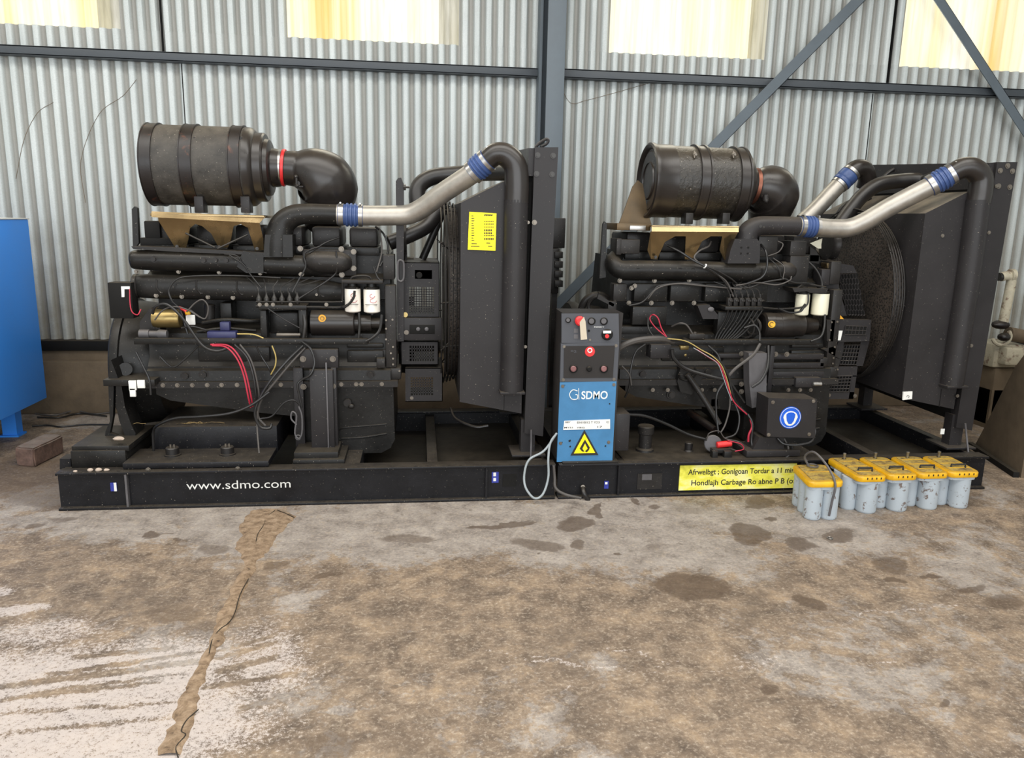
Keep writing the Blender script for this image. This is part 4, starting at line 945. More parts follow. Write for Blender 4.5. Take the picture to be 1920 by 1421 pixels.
    if k == 1:
        g1 = gpx(747, 492, 824, 595, 767, 538, 814, 588, 10, 11, .47, .5).done('belt_guard', 'black2', R_)
        g1b = bxp(MB(), P1, 745, 596, 828, 638, .43, .46, .003).done('belt_guard_plate', 'black2', R_)
        bxp(MB(), P1, 768, 609, 815, 626, .425, .432, .002).done('slot_opening', 'dark', g1b); bolts(g1b, [P1(750, 627, .43), P1(762, 623, .43)], .009, .006, 'bolt')
        MB().ico(P1(784, 617, .42), .012, 2, (1, .3, 1)).done('inspection_glass', 'grey', g1b); MB().ico(P1(800, 617, .42), .012, 2, (1, .3, 1)).done('inspection_glass', 'grey', g1b)
        g2 = gpx(753, 640, 822, 684, 768, 648, 814, 677, 10, 5, .46, .4).done('belt_guard', 'black2', R_)
        g3 = gpx(760, 690, 830, 753, 770, 707, 812, 741, 9, 7, .45, .35).done('belt_guard', 'black2', R_)
        bolts(g3, [P1(772, 746, .45)], .007, .006, 'bolt')
        mb = MB(); mb.box(P1(778, 506, .468), P1(810, 523, .466)+Vector((0, .002, 0))); mb.done('paper_label', 'grey', g1)
        MB().cyl(P1(786, 516, .468), P1(786, 516, .45), .018, 16, bev=.003).done('filler_cap', 'dark', g1)
        mb = MB(); mb.cyl(P1(760, 590, .468), P1(760, 590, .46), .014, 16); mb.done('gold_tag', 'brassy', g1)
    else:
        # angled guards seen from their end: honeycomb openings
        def hexplate(c, mat='black2', size=.012, y_=.42, thick=.004):
            q = [P2(u, v, y_) for u, v in c]; return q
        def quadgrid(c, nx_, ny_, y_, hexa=True, wd=.0035, dy=.0):
            """lattice of round openings inside quad c (tl,tr,br,bl) """
            mb = MB(); f = lambda s_, t: (P2(c[0][0], c[0][1], y_)*(1-s_)+P2(c[1][0], c[1][1], y_+dy)*s_)*(1-t)+(P2(c[3][0], c[3][1], y_)*(1-s_)+P2(c[2][0], c[2][1], y_+dy)*s_)*t
            if hexa:
                for j in range(ny_):
                    for i in range(nx_):
                        o_ = .5 if j % 2 else 0; cx_, cz_ = (i+.3+o_)/(nx_+.3), (j+.5)/ny_
                        if cx_ > .99: continue
                        pts = []
                        for a in range(7): pts.append(f(min(1, max(0, cx_+math.cos(a*PI/3+PI/6)*.58/(nx_+.3))), min(1, max(0, cz_+math.sin(a*PI/3+PI/6)*.64/ny_))))
                        mb.sweep(pts, wd, 4, False)
            else:
                for i in range(nx_+1): mb.sweep([f(i/nx_, 0), f(i/nx_, 1)], wd, 4)
                for j in range(ny_+1): mb.sweep([f(0, j/ny_), f(1, j/ny_)], wd, 4)
            return mb
        for qd, yy in ((((1571, 514), (1607, 512), (1622, 592), (1588, 591)), .49), (((1583, 647), (1614, 647), (1606, 684), (1574, 683)), .45), (((1557, 706), (1598, 704), (1591, 735), (1551, 735)), .43)):
            prp(MB(), P2, qd, yy, yy+.01).done('guard_hole_shade', 'dark', R_)  # added dark plates stand in for the shade behind the guard openings
        g1 = quadgrid(((1571, 514), (1607, 512), (1622, 592), (1588, 591)), 6, 8, .46, wd=.0032).done('belt_guard', 'black2', R_)
        mb = MB(); prp(mb, P2, ((1553, 500), (1570, 502), (1574, 545), (1588, 592), (1562, 592), (1548, 560), (1548, 520)), .455, .462); prp(mb, P2, ((1552, 490), (1600, 498), (1607, 512), (1553, 512)), .455, .463); bxp(mb, P2, 1540, 505, 1556, 535, .40, .5, .004); mb.done('guard_frame', 'black2', g1)
        prp(MB(), P2, ((1550, 494), (1560, 491), (1568, 494), (1570, 503), (1552, 503)), .43, .5, .004).done('guard_cap', 'brass', g1)
        g2 = MB(); prp(g2, P2, ((1572, 599), (1634, 600), (1630, 640), (1570, 641)), .39, .44, .003); g2o = g2.done('belt_guard_plate', 'black2', R_)
        prp(MB(), P2, ((1586, 611), (1626, 612), (1623, 628), (1583, 627)), .384, .39).done('slot_opening', 'dark', g2o)
        mb = quadgrid(((1586, 611), (1626, 612), (1623, 628), (1583, 627)), 6, 2, .382, False, .0028); mb.done('slot_grid', 'black2', g2o)
        prp(MB(), P2, ((1573, 620), (1580, 620), (1576, 638), (1571, 638)), .38, .386).done('sticker', 'wht', g2o)
        prp(MB(), P2, ((1569, 590), (1575, 590), (1582, 598), (1571, 598)), .38, .386).done('orange_tag', 'orange', g2o)
        g3 = quadgrid(((1583, 647), (1614, 647), (1606, 684), (1574, 683)), 6, 5, .42, False, .0036).done('belt_guard', 'black2', R_)
        mb = MB(); prp(mb, P2, ((1572, 641), (1583, 641), (1573, 686), (1555, 686)), .42, .425); prp(mb, P2, ((1614, 641), (1630, 641), (1618, 686), (1606, 686)), .42, .425); mb.done('guard_frame', 'black2', g3)
        g4 = quadgrid(((1557, 706), (1598, 704), (1591, 735), (1551, 735)), 7, 5, .40, False, .0035).done('belt_guard', 'black2', R_)
        mb = MB(); prp(mb, P2, ((1560, 687), (1608, 687), (1606, 706), (1548, 706)), .40, .404); prp(mb, P2, ((1598, 704), (1606, 704), (1600, 748), (1591, 748)), .40, .404); prp(mb, P2, ((1545, 735), (1602, 735), (1600, 748), (1543, 748)), .40, .404); prp(mb, P2, ((1548, 704), (1557, 704), (1551, 736), (1543, 736)), .40, .404); mb.done('guard_frame', 'black2', g4)
        bolts(g4, [P2(1554, 741, .40), P2(1603, 742, .40)], .008, .006, 'bolt')
        mb = MB(); prp(mb, P2, ((1543, 655), (1562, 650), (1578, 663), (1578, 672), (1570, 670)), .36, .42, .003); prp(mb, P2, ((1556, 670), (1575, 672), (1570, 697), (1555, 695)), .37, .42, .003); prp(mb, P2, ((1545, 686), (1560, 690), (1558, 712), (1540, 706)), .38, .44, .003)
        prp(mb, P2, ((1550, 600), (1566, 600), (1562, 640), (1551, 640)), .36, .4, .003); mb.done('engine_bracket', 'grey2', R_)
    # ---- upright post beside the fan with rubber clamp, struts and coolant hoses
    if k == 1:
        po = MB(); prp(po, P1, ((742, 340), (746, 334), (752, 333), (757, 345), (757, 640), (745, 640)), .42, .46, .003); poo = po.done('upright_post', 'black2', R_)
        mb = MB(); swp(mb, P1, ((753, 488, .40), (757, 494, .40), (757, 520, .40), (753, 527, .40), (748, 526, .40), (746, 520, .40), (746, 494, .40), (749, 488, .40), (753, 488, .40)), .006, 4, 8); mb.done('rubber_loop', 'grey', poo)
        mb = MB(); mb.cyl(P1(756, 351, .42), P1(768, 351, .42), .006, 8); mb.cyl(P1(757, 351, .42), P1(761, 351, .42), .016, 8); mb.done('stay_bolt', 'boltd', poo)
        for nm, pts, r in (('coolant_hose', ((960, 322, .5), (905, 324, .8), (850, 327, .85), (808, 333, .85), (784, 352, .83), (783, 385, .8), (790, 402, .8)), .048), ('coolant_hose', ((730, 455, .6), (765, 442, .62), (798, 425, .66), (816, 402, .7), (824, 380, .74)), .044)):
            swp(MB(), P1, pts, r, 6, 20).done(nm, 'rubber', R_)
        MB().cyl(P1(836, 385, .7), P1(792, 486, .7), .022, 12).done('radiator_stay', 'black', R_)
        mb = MB(); prp(mb, P1, ((247, 392), (252, 387), (257, 390), (260, 455), (255, 462), (249, 462)), .5, .53, .002); mb.done('lifting_eye', 'black', R_)
        mb = MB(); bxp(mb, P1, 270, 414, 300, 448, .5, .62, .008); bxp(mb, P1, 262, 446, 340, 462, .5, .8, .006); mb.done('exhaust_shield', 'dark', R_)
        mb = MB(); bxp(mb, P1, 204, 530, 248, 597, .35, .44, .003); cb = mb.done('control_box', 'dark', R_)
        mb = MB(); prp(mb, P1, ((227, 537), (243, 537), (243, 542), (233, 542), (233, 557), (228, 557)), .344, .35); mb.done('white_bracket_mark', 'wht', cb)
        cable('control_lead', P1, ((243, 542, .34), (244, 570, .33), (248, 585, .32), (258, 590, .33), (264, 580, .35)), .003, 'red')
    else:
        for nm, pts, r, mt in (('coolant_hose', ((1760, 335, .6), (1735, 337, .8), (1690, 339, .85), (1648, 346, .85), (1618, 366, .84), (1596, 392, .82), (1572, 425, .8)), .046, 'rubber'),
                               ('coolant_hose', ((1630, 372, 1.1), (1590, 385, 1.1), (1570, 410, 1.1)), .03, 'rubber'),
                               ('vent_hose', ((1700, 330, 1.0), (1712, 318, 1.0), (1740, 313, .9), (1775, 320, .7)), .022, 'rubber'), ('vent_hose', ((1655, 333, 1.1), (1675, 318, 1.1), (1700, 311, 1.1)), .012, 'rubber')):
            swp(MB(), P2, pts, r, 6, 20).done(nm, mt, R_)
        sp = swp(MB(), P2, ((1505, 415, 1.05), (1530, 392, 1.05), (1562, 358, 1.05), (1586, 334, 1.05)), .055, 5, 22).done('charge_air_pipe', 'silver', R_)
        a, b = P2(1572, 348, 1.05), P2(1598, 322, 1.05); d = (b-a); L_ = d.length; d.normalize()
        sl = MB().lathe(a, d, [(0, .056), (.02, .056), (.025, .064), (.045, .064), (.05, .058), (.06, .064), (L_*.8, .064), (L_*.85, .058), (L_, .058)], 24).done('hose_sleeve', 'blueh', sp)
        MB().lathe(a, d, [(0, .056), (0, .06), (.02, .06), (.02, .056)], 24).done('hose_clamp', 'steel', sl); MB().lathe(a+d*L_*.86, d, [(0, .056), (0, .062), (.02, .062), (.02, .056)], 24).done('hose_clamp', 'steel', sl)
        swp(MB(), P2, ((1592, 327, 1.05), (1606, 316, 1.05), (1620, 318, 1.06), (1626, 335, 1.08), (1622, 352, 1.1)), .058, 6, 22).done('charge_air_elbow', 'plastic', R_)
        mb = MB(); prp(mb, P2, ((1131, 420), (1134, 415), (1138, 420), (1136, 520), (1124, 522)), .45, .48, .002); mb.done('lifting_eye', 'black', R_)
        mb = MB(); mb.torus(P2(1118, 580, .6), (0, 1, .2), .09, .022, 32, 10); mb.torus(P2(1122, 575, .55), (.3, 1, 0), .06, .012, 28, 8); prp(mb, P2, ((1122, 552), (1152, 570), (1150, 575), (1120, 560)), .4, .42); bxp(mb, P2, 1140, 565, 1156, 590, .4, .46, .003); mb.done('hose_coupling', 'grey2', R_)
    # ---- flywheel housing, open ring with curved feet
    fh = MB(); fh.lathe(Lc(.13, .80, .62), (1, 0, 0), [(0, .30), (0, .37), (.012, .378), (.05, .378), (.055, .365), (.20, .35), (.24, .33), (.24, .2), (.06, .2), (.06, .30)], 64)
    fho = fh.done('flywheel_housing', 'black', R_)
    MB().lathe(Lc(.10, .80, .62), (1, 0, 0), [(0, .05), (0, .27), (.04, .28), (.04, .05)], 48).done('flywheel', 'grey2', fho)
    if k == 1:
        mb = MB(); bxp(mb, P1, 193, 712, 290, 724, .26, .50, .003); prp(mb, P1, ((203, 712), (208, 675), (218, 700), (222, 712)), .3, .5); mb.cyl(P1(235, 692, .42), P1(235, 692, .38), .035, 24); mb.done('housing_shelf', 'black', fho)
        for u0, v0, u1, v1 in ((241, 714, 255, 732), (257, 713, 271, 728), (243, 728, 254, 744)): bxp(MB(), P1, u0, v0, u1, v1, .245, .258, .002).done('white_relay', 'wht', fho)
        ft = MB(); prp(ft, P1, ((203, 724), (213, 724), (212, 780), (206, 812), (248, 826), (228, 826), (196, 826), (198, 808), (206, 790)), .30, .33, .002)
        prp(ft, P1, ((218, 724), (228, 724), (234, 762), (246, 796), (254, 812), (254, 826), (238, 826), (224, 790), (217, 760)), .30, .44, .003); ft.done('curved_foot', 'black', R_)
        fb_ = MB(); bxp(fb_, P1, 133, 845, 236, 878, .10, .50, .004); bxp(fb_, P1, 134, 836, 242, 847, .11, .52, .004); fb_.done('foot_block', 'black', R_)
        mb = MB(); prp(mb, P1, ((112, 860), (132, 860), (134, 880), (112, 880)), .12, .2); mb.done('lashing_eye', 'skid', R_)
        mb = MB(); p = P1(224, 822, .12); mb.ico(p, .022, 2, (1.3, .8, .5), .4); mb.done('stone', 'pebble', fho)
        # under-engine tray with two rubber mounts
        tb = MB(); a = P1(229, 872, .04); tb.box((P1(229, 872, .04).x, Y0+.04, .202), (P1(504, 872, .04).x, Y0+.30, .235), .006); tbo = tb.done('base_plate', 'skid', R_)
        tb = MB(); tb.box((P1(288, 820, .28).x, Y0+.28, .205), (P1(520, 820, .28).x, Y0+.75, .36), .006); tb.done('base_box', 'skid', R_)
        for u, v in ((324, 855), (427, 855)):
            p = P1(u, v, .17); mo = MB().lathe((p.x, p.y, .235), (0, 0, 1), [(0, .042), (.006, .042), (.008, .034), (.04, .034), (.044, .03)], 24).done('rubber_mount', 'rubber', R_); mb = MB(); mb.cyl((p.x-.008, p.y, .279), (p.x-.008, p.y, .293), .005, 8); mb.cyl((p.x+.01, p.y, .279), (p.x+.01, p.y, .293), .005, 8); mb.done('mount_stud', 'bolt', mo)
        bolts(tbo, [P1(278, 881, .04), P1(446, 879, .04)], .009, .012, 'bolt')
        # engine leg
        lg = MB(); bxp(lg, P1, 582, 694, 626, 848, .22, .30, .004); bxp(lg, P1, 562, 655, 634, 690, .26, .32, .004); bxp(lg, P1, 622, 690, 632, 850, .25, .31, .002); bxp(lg, P1, 552, 690, 570, 845, .30, .34, .002)
        lgo = lg.done('engine_leg', 'black2', R_); bxp(MB(), P1, 612.5, 680, 615, 848, .212, .22, .0005).done('leg_edge', 'grey', lgo)
        bolts(lgo, [P1(568, 673, .26), P1(624, 673, .26), P1(569, 725, .3), P1(624, 724, .25)], .011, .012, 'bolt')
        lb = MB(); bxp(lb, P1, 551, 848, 634, 863, .13, .34, .003); bxp(lb, P1, 549, 862, 646, 876, .10, .38, .003); lb.done('leg_base', 'black', R_)
    else:
        lg = MB(); prp(lg, P2, ((1404, 662), (1438, 662), (1437, 735), (1425, 762), (1410, 765), (1405, 720)), .22, .30, .004); lg.done('engine_leg', 'grey', R_)
        lg = MB(); bxp(lg, P2, 1345, 663, 1400, 671, .30, .34, .002); bxp(lg, P2, 1442, 648, 1450, 735, .28, .34, .002); mb = lg
        for v in (664, 680, 697, 714): bxp(mb, P2, 1450, v, 1545, v+10, .34, .38, .003)
        bxp(mb, P2, 1492, 708, 1540, 727, .30, .36, .008); lgo = mb.done('side_casting', 'black2', R_); MB().cyl(P2(1524, 720, .29), P2(1540, 720, .29), .014, 12, bev=.003).done('bright_end', 'steel', lgo)
        bolts(lgo, [P2(u, v, .30) for u, v in ((1390, 663), (1392, 675), (1390, 720), (1390, 734), (1454, 664), (1475, 664), (1438, 720))], .010, .012, 'bolt')
        # dipstick bracket and stays
        mb = MB(); prp(mb, P2, ((1276, 690), (1290, 692), (1318, 705), (1310, 725), (1296, 740), (1276, 735), (1270, 715)), .30, .36, .006); mb.torus(P2(1289, 700, .27), (0, 1, .5), .05, .006, 28, 8, .6, 4.6); mb.done('pump_casting', 'black', R_)
        swp(MB(), P2, ((1288, 702, .28), (1300, 718, .27), (1320, 748, .24), (1340, 780, .2), (1349, 796, .18)), .016, 4, 12).done('drain_tube', 'grey2', R_)
        MB().cyl(P2(1292, 772, .5), P2(1340, 806, .3), .022, 12).done('rusty_pipe', 'band1', R_)
        # decks and fittings on the skid
        mb = MB(); mb.box((P2(1165, 860, .1).x, Y0+.03, .19), (P2(1500, 860, .1).x, Y0+.62, .202), .002); mb.done('deck_plate', 'pan', R_)
        mb = MB(); mb.lathe((P2(1209, 840, .22).x, Y0+.22, .202), (0, 0, 1), [(0, .052), (.012, .05), (.02, .037), (.10, .037), (.105, .046), (.145, .048), (.15, .044)], 28); mb.done('bollard_mount', 'grey2', R_)
        mb = MB(); mb.lathe((P2(1291, 842, .2).x, Y0+.2, .202), (0, 0, 1), [(0, .028), (.008, .022), (.048, .024), (.052, .02)], 20); mb.done('rubber_mount', 'rubber', R_)
        # battery isolator: disc, red grip, bracket
        sw = MB(); sw.lathe(P2(1337, 832, .14), (-.25, -1, .1), [(-.03, .03), (-.03, .048), (.0, .05), (.004, .046), (.004, .02)], 32); swo = sw.done('isolator_switch', 'grey', R_)
        MB().cyl(P2(1344, 834, .11), P2(1371, 831, .11), .018, 20, bev=.003).done('red_grip', 'redp', swo)
        mb = MB(); bxp(mb, P2, 1336, 846, 1346, 866, .06, .10, .002); bxp(mb, P2, 1358, 846, 1373, 864, .06, .12, .006); bxp(mb, P2, 1336, 842, 1372, 850, .08, .12, .004); mb.done('switch_bracket', 'black', swo)
        # ear protection sign box
        bx_ = MB(); q = [P2(u, v, .03) for u, v in ((1441, 746), (1532, 749), (1528, 821), (1437, 819))]; bx_.prism([(p.x, p.z) for p in q], Y0+.03, Y0+.18, .004); bo = bx_.done('terminal_box', 'black2', R_); bo['label'] = 'black steel box carrying a round blue ear protection sign'
        mb = MB(); q = [P2(u, v, .08) for u, v in ((1424, 820), (1470, 820), (1470, 845), (1410, 845))]; mb.prism([(p.x, p.z) for p in q], Y0+.08, Y0+.2, 0); bxp(mb, P2, 1400, 845, 1500, 856, .05, .25, .002); mb.done('box_stand', 'black2', bo)
        bolts(bo, [P2(u, v, .03) for u, v in ((1449, 754), (1525, 752), (1441, 815), (1517, 814))], .007, .006, 'bolt')
        c = P2(1482, 783, .028)
        s1 = MB().cyl(c+Vector((0, .002, 0)), c, .0635, 48).done('ear_protection_sign', 'signblue', bo)
        MB().torus(c+Vector((0, -.0005, 0)), (0, 1, 0), .058, .0013, 56, 6).done('sign_ring', 'wht', s1)
        mb = MB(); hp = [(-.016, .022), (-.022, .028), (0, .036), (.022, .028), (.016, .022), (.026, .022), (.037, .004), (.034, -.016), (.018, -.03), (0, -.043), (-.018, -.03), (-.034, -.016), (-.037, .004), (-.026, .022)]
        hp = [(math.cos(a)*.042*(1 if math.sin(a) > -.2 else .92), math.sin(a)*.038 if math.sin(a) > -.5 else math.sin(a)*.047) for a in [2*PI*i/28 for i in range(28)]]
        mb.prism([(c.x+x, c.z+z) for x, z in hp], c.y-.0015, c.y); mb.done('sign_head', 'wht', s1)
        hd = [(-.026, .020), (-.016, .029), (0, .031), (.016, .029), (.026, .020), (.025, .004), (.020, -.018), (.008, -.036), (-.008, -.036), (-.020, -.018), (-.025, .004)]
        MB().prism([(c.x+x, c.z+z) for x, z in hd], c.y-.003, c.y-.0015).done('sign_face', 'signblue', s1)
        # console on the skid
        cs = MB(); ya, yb = -.005, .24
        qa = [P2(1047, 587, .03), P2(1161, 588, .03), P2(1152, 866, .03), P2(1045, 866, .03)]
        xl = qa[3].x-.002; xr = qa[2].x; zt = 1.02
        cs.box((xl, Y0+.03, .203), (xr, Y0+yb, .655), .003); cs.prism([(xl, .655), (xr, .655), (xr+.012, 1.02), (xl+.004, 1.02)], Y0+.045, Y0+yb, .004)
        cso = cs.done('control_console', 'panel', R_)
        def cpl(c4, y0_, y1_, nm, mt, par, bev=.001): return prp(MB(), P2, c4, y0_, y1_, bev).done(nm, mt, par)
        bp_ = cpl(((1050, 717), (1156, 715), (1148, 866), (1044, 866)), .022, .03, 'blue_door', 'bluepanel', cso); bp_['label'] = 'worn blue lower door of the console'
        up = cpl(((1052, 644), (1161, 642), (1157, 715), (1050, 716)), .026, .046, 'switch_panel_frame', 'greypanel', cso)
        cpl(((1058, 649), (1153, 648), (1149, 708), (1057, 709)), .022, .026, 'switch_panel', 'panel', cso)
        tp = cpl(((1053, 588), (1160, 588), (1161, 643), (1053, 643)), .03, .046, 'instrument_panel', 'greypanel', cso)
        def text_px(s_, u0, v0, u1, h, y_, mat, par, nm, v1=None, bold=.01):
            a = P2(u0, v0, y_); b = P2(u1, v0, y_); return text(s_, nm, mat, par, (a.x, Y0+y_-.0002, a.z), h, b.x-a.x, bold=bold, thick=.001)
        text_px('SDMO', 1090, 748, 1139, .043, .022, 'wht', bp_, 'maker_lettering', bold=.014)
        mb = MB(); swp(mb, P2, ((1083, 733, .0205), (1074, 731, .0205), (1068, 739, .0205), (1072, 748, .0205), (1082, 748, .0205), (1083, 741, .0205), (1079, 740, .0205)), .0022, 5, 6); swp(mb, P2, ((1085, 728, .0205), (1085.5, 749, .0205)), .0018, 2, 6); mb.done('maker_emblem', 'wht', bp_)
        lb_ = cpl(((1058, 789), (1144, 786), (1144, 804), (1056, 806)), .020, .022, 'rating_plate', 'wht', bp_)
        for s_, u0, u1, v, h in (('BBY', 1060, 1070, 793, .009), ('EIN10012 T YD3', 1082, 1124, 794, .011), ('MY51', 1058, 1074, 803, .008), ('YBG', 1081, 1096, 803, .008), ('17', 1120, 1129, 802, .010), ('C', 1137, 1142, 793, .011)): text_px(s_, u0, v, u1, h, .0198, 'blk', lb_, 'plate_print')
        w1 = cpl(((1096, 806), (1122, 853), (1070, 854)), .018, .022, 'warning_triangle', 'blk', bp_, 0); w1['label'] = 'yellow and black flame warning triangle'
        w2 = cpl(((1096, 813), (1116, 849), (1076, 850)), .0165, .018, 'triangle_field', 'yellow', w1, 0) if False else cpl(((1096, 813), (1116, 849), (1076, 850)), .0165, .018, 'triangle_field', 'yellow', bp_, 0)
        mb = MB(); prp(mb, P2, ((1097, 824), (1101, 831), (1106, 839), (1104, 844), (1100, 848), (1097, 846), (1102, 841), (1097, 831), (1092, 841), (1096, 847), (1091, 846), (1087, 841), (1092, 832)), .015, .0165); mb.done('flame_symbol', 'blk', bp_)
        bolts(cso, [P2(u, v, .022) for u, v in ((1055, 724), (1151, 721), (1051, 831), (1141, 829))] + [P2(u, v, .026) for u, v in ((1058, 650), (1155, 648), (1056, 712), (1151, 711))], .006, .005, 'bolt')
        mb = MB()
        for u, v, r in ((1059, 722, .002), (1143, 757, .004), (1135, 836, .005), (1068, 826, .007), (1069, 837, .005), (1054, 829, .003)): mb.cyl(P2(u, v, .0222), P2(u, v, .0208), r, 10)
        mb.done('chip_mark', 'dark', bp_)
        def round_(nm, u, v, r, y_, d, mt, par, bev=.002): return MB().cyl(P2(u, v, y_), P2(u, v, y_)+Vector((0, -d, 0)), r, 28, bev=bev).done(nm, mt, par)
        es = round_('emergency_stop', 1086, 601, .026, .03, .035, 'redp', cso, .008); es['label'] = 'red mushroom stop button with a beige paper tag'
        cpl(((1087, 604), (1095, 594), (1098, 603), (1101, 636), (1089, 637)), -.008, -.006, 'paper_tag', 'tag', cso)
        for u, v, r in ((1065, 600, .014), (1109, 602, .020), (1132, 602, .020)):
            o = round_('gauge', u, v, r, .03, .012, 'dark', cso); round_('gauge_face', u, v, r*.7, .018, .002, 'grey', o, 0)
        o = round_('key_switch', 1138, 627, .030, .03, .014, 'dark', cso, .004); cpl(((1131, 620), (1146, 620), (1146, 625), (1131, 625)), .013, .016, 'switch_label', 'wht', o); round_('switch_lamp', 1138, 630, .011, .016, .004, 'redp', o, 0)
        for u, v in ((1080, 620), (1080, 631)): cpl(((u-4, v-4), (u+4, v-4), (u+4, v+4), (u-4, v+4)), .0285, .03, 'pictogram', 'grey', cso)
        round_('dark_screw', 1104, 620, .006, .03, .004, 'dark', cso, 0); round_('dark_screw', 1106, 637, .006, .03, .004, 'bolt', cso, 0)
        text_px('RESET', 1114, 614, 1133, .006, .0298, 'wht', cso, 'panel_print')
        o = round_('red_pictogram', 1106, 659, .027, .022, .002, 'redp', cso, 0); o['label'] = 'round red prohibition pictogram'
        MB().torus(P2(1106, 657, .0195), (0, 1, 0), .011, .003, 24, 6).done('pictogram_figure', 'wht', o); 
        for u in (1075, 1132):
            o = round_('indicator_lamp', u, 691, .022, .022, .012, 'dark', cso, .003); round_('lamp_lens', u, 691, .016, .010, .006, 'lens', o, .004)
        round_('push_knob', 1104, 691, .014, .022, .02, 'dark', cso, .004)
        text_px('92', 1070, 661, 1081, .012, .0218, 'greypanel', cso, 'scratched_number')
        mb = MB(); bxp(mb, P2, 1152, 776, 1180, 845, .05, .2, .003); mb.done('relay_box', 'black2', R_)
        mb = MB(); bxp(mb, P2, 1055, 866, 1160, 870, .0, .26, .001); mb.done('console_base', 'black', cso)
        mb = MB(); mb.cyl(P2(1093, 913, .035), P2(1093, 913, .01), .013, 12, bev=.002); mb.done('drain_plug', 'bolt', rn)
        swp(MB(), P2, ((1093, 915, .01), (1095, 925, -.02), (1103, 938, -.02)), .014, 4, 10).done('drain_hose', 'rubber', R_)

    # ---- cables
    if k == 1:
        CB = [(((286, 588, .30), (292, 575, .28), (308, 570, .27), (324, 578, .26), (345, 600, .25), (378, 646, .24), (405, 658, .24), (430, 652, .25)), .0075, 'cable'),
              (((526, 521, .37), (450, 517, .37), (378, 517, .37), (335, 522, .36), (317, 543, .35), (322, 563, .33), (338, 582, .3), (352, 626, .28)), .0045, 'cable'),
              (((350, 585, .3), (366, 568, .3), (380, 562, .3), (390, 574, .3), (388, 592, .3), (380, 597, .3), (355, 580, .31)), .004, 'cableg'),
              (((290, 600, .29), (305, 582, .28), (325, 575, .28), (350, 580, .3), (375, 595, .3)), .004, 'cableg'),
              (((340, 615, .28), (360, 612, .27), (385, 618, .29)), .005, 'cable'), (((445, 626, .29), (475, 627, .28), (494, 634, .28)), .0035, 'yellowc'),
              (((395, 646, .27), (428, 648, .25), (448, 668, .24), (461, 700, .24), (470, 740, .24), (474, 762, .26)), .0048, 'red'),
              (((398, 648, .26), (424, 651, .24), (444, 672, .23), (457, 704, .23), (465, 742, .23), (470, 764, .25)), .0045, 'red'),
              (((440, 646, .25), (462, 668, .24), (474, 700, .23), (480, 740, .23), (482, 770, .25)), .006, 'cable'), (((450, 646, .27), (468, 670, .25), (479, 702, .24), (486, 745, .24), (480, 775, .26)), .005, 'cableg'),
              (((510, 648, .26), (517, 668, .26), (516, 686, .26), (508, 702, .27)), .0035, 'yellowc'), (((480, 648, .26), (490, 668, .27), (504, 690, .27), (510, 704, .28)), .005, 'cable'),
              (((568, 648, .25), (540, 675, .22), (510, 710, .2), (488, 745, .2), (478, 775, .2), (488, 800, .2), (505, 803, .2), (509, 795, .22)), .0075, 'cable'),
              (((572, 652, .26), (546, 680, .23), (516, 716, .22), (490, 750, .22), (484, 780, .22), (498, 798, .21)), .006, 'cableg'),
              (((505, 735, .2), (470, 760, .18), (430, 775, .16), (375, 781, .16), (330, 784, .18), (300, 795, .2), (288, 808, .24), (288, 845, .25)), .007, 'cable'),
              (((483, 770, .2), (482, 800, .2), (485, 840, .12), (486, 850, .1)), .0045, 'cableg'),
              (((566, 640, .25), (583, 655, .23), (590, 680, .22), (582, 702, .21), (566, 712, .22), (558, 722, .22), (562, 745, .22), (566, 765, .22)), .0065, 'cable'),
              (((488, 785, .2), (510, 780, .2), (532, 756, .2), (550, 750, .2), (562, 758, .21)), .005, 'cable'),
              (((255, 660, .28), (270, 690, .27), (280, 712, .26), (283, 740, .26)), .006, 'cable'),
              (((300, 668, .32), (316, 684, .31), (327, 688, .3), (345, 675, .3), (372, 648, .3)), .005, 'cable'),
              (((630, 470, .33), (632, 500, .33), (622, 520, .34), (560, 560, .3)), .005, 'cable'), (((600, 462, .34), (578, 470, .35), (570, 480, .35), (573, 500, .34), (560, 525, .33), (548, 548, .31)), .0045, 'cable'),
              (((636, 445, .42), (610, 455, .38), (590, 468, .36), (580, 474, .35)), .005, 'cable'), (((665, 545, .28), (662, 560, .28), (648, 575, .28), (640, 576, .3)), .006, 'cable'),
              (((716, 590, .3), (712, 618, .28), (700, 632, .27), (686, 640, .27)), .008, 'cable'), (((502, 578, .3), (530, 597, .29), (562, 615, .28)), .004, 'cable'),
              (((430, 478, .34), (455, 495, .34), (470, 515, .35), (490, 540, .34)), .004, 'cable'), (((420, 476, .35), (445, 480, .34), (460, 500, .35), (500, 512, .36)), .0035, 'cable'),
              (((700, 500, .36), (708, 520, .35), (718, 530, .34)), .005, 'cable'), (((704, 425, .5), (720, 440, .48), (728, 470, .46), (712, 500, .4)), .006, 'cable'), (((712, 430, .45), (716, 470, .42), (706, 510, .38)), .004, 'cableg'),
              (((845, 765, .5), (855, 785, .4), (890, 800, .3), (915, 798, .3)), .008, 'rubber')]
        for pts, r, mt in CB: cable('cable' if mt != 'red' else 'red_cable', P1, pts, r, mt)
        mb = MB(); swp(mb, P1, ((560, 762, .2), (566, 780, .2), (566, 812, .2), (560, 822, .2), (553, 812, .2), (556, 780, .2), (548, 772, .2), (546, 785, .2), (556, 796, .2)), .0045, 4, 8); mb.torus(P1(559, 820, .2), (0, 1, 0), .013, .003, 20, 6); mb.done('hanging_clamp', 'grey', R_)
    else:
        cable('conduit', P2, ((1150, 662, .12), (1168, 648, .1), (1195, 638, .1), (1235, 635, .14), (1262, 640, .2)), .017, 'cableg', label='grey corrugated conduit leaving the console')
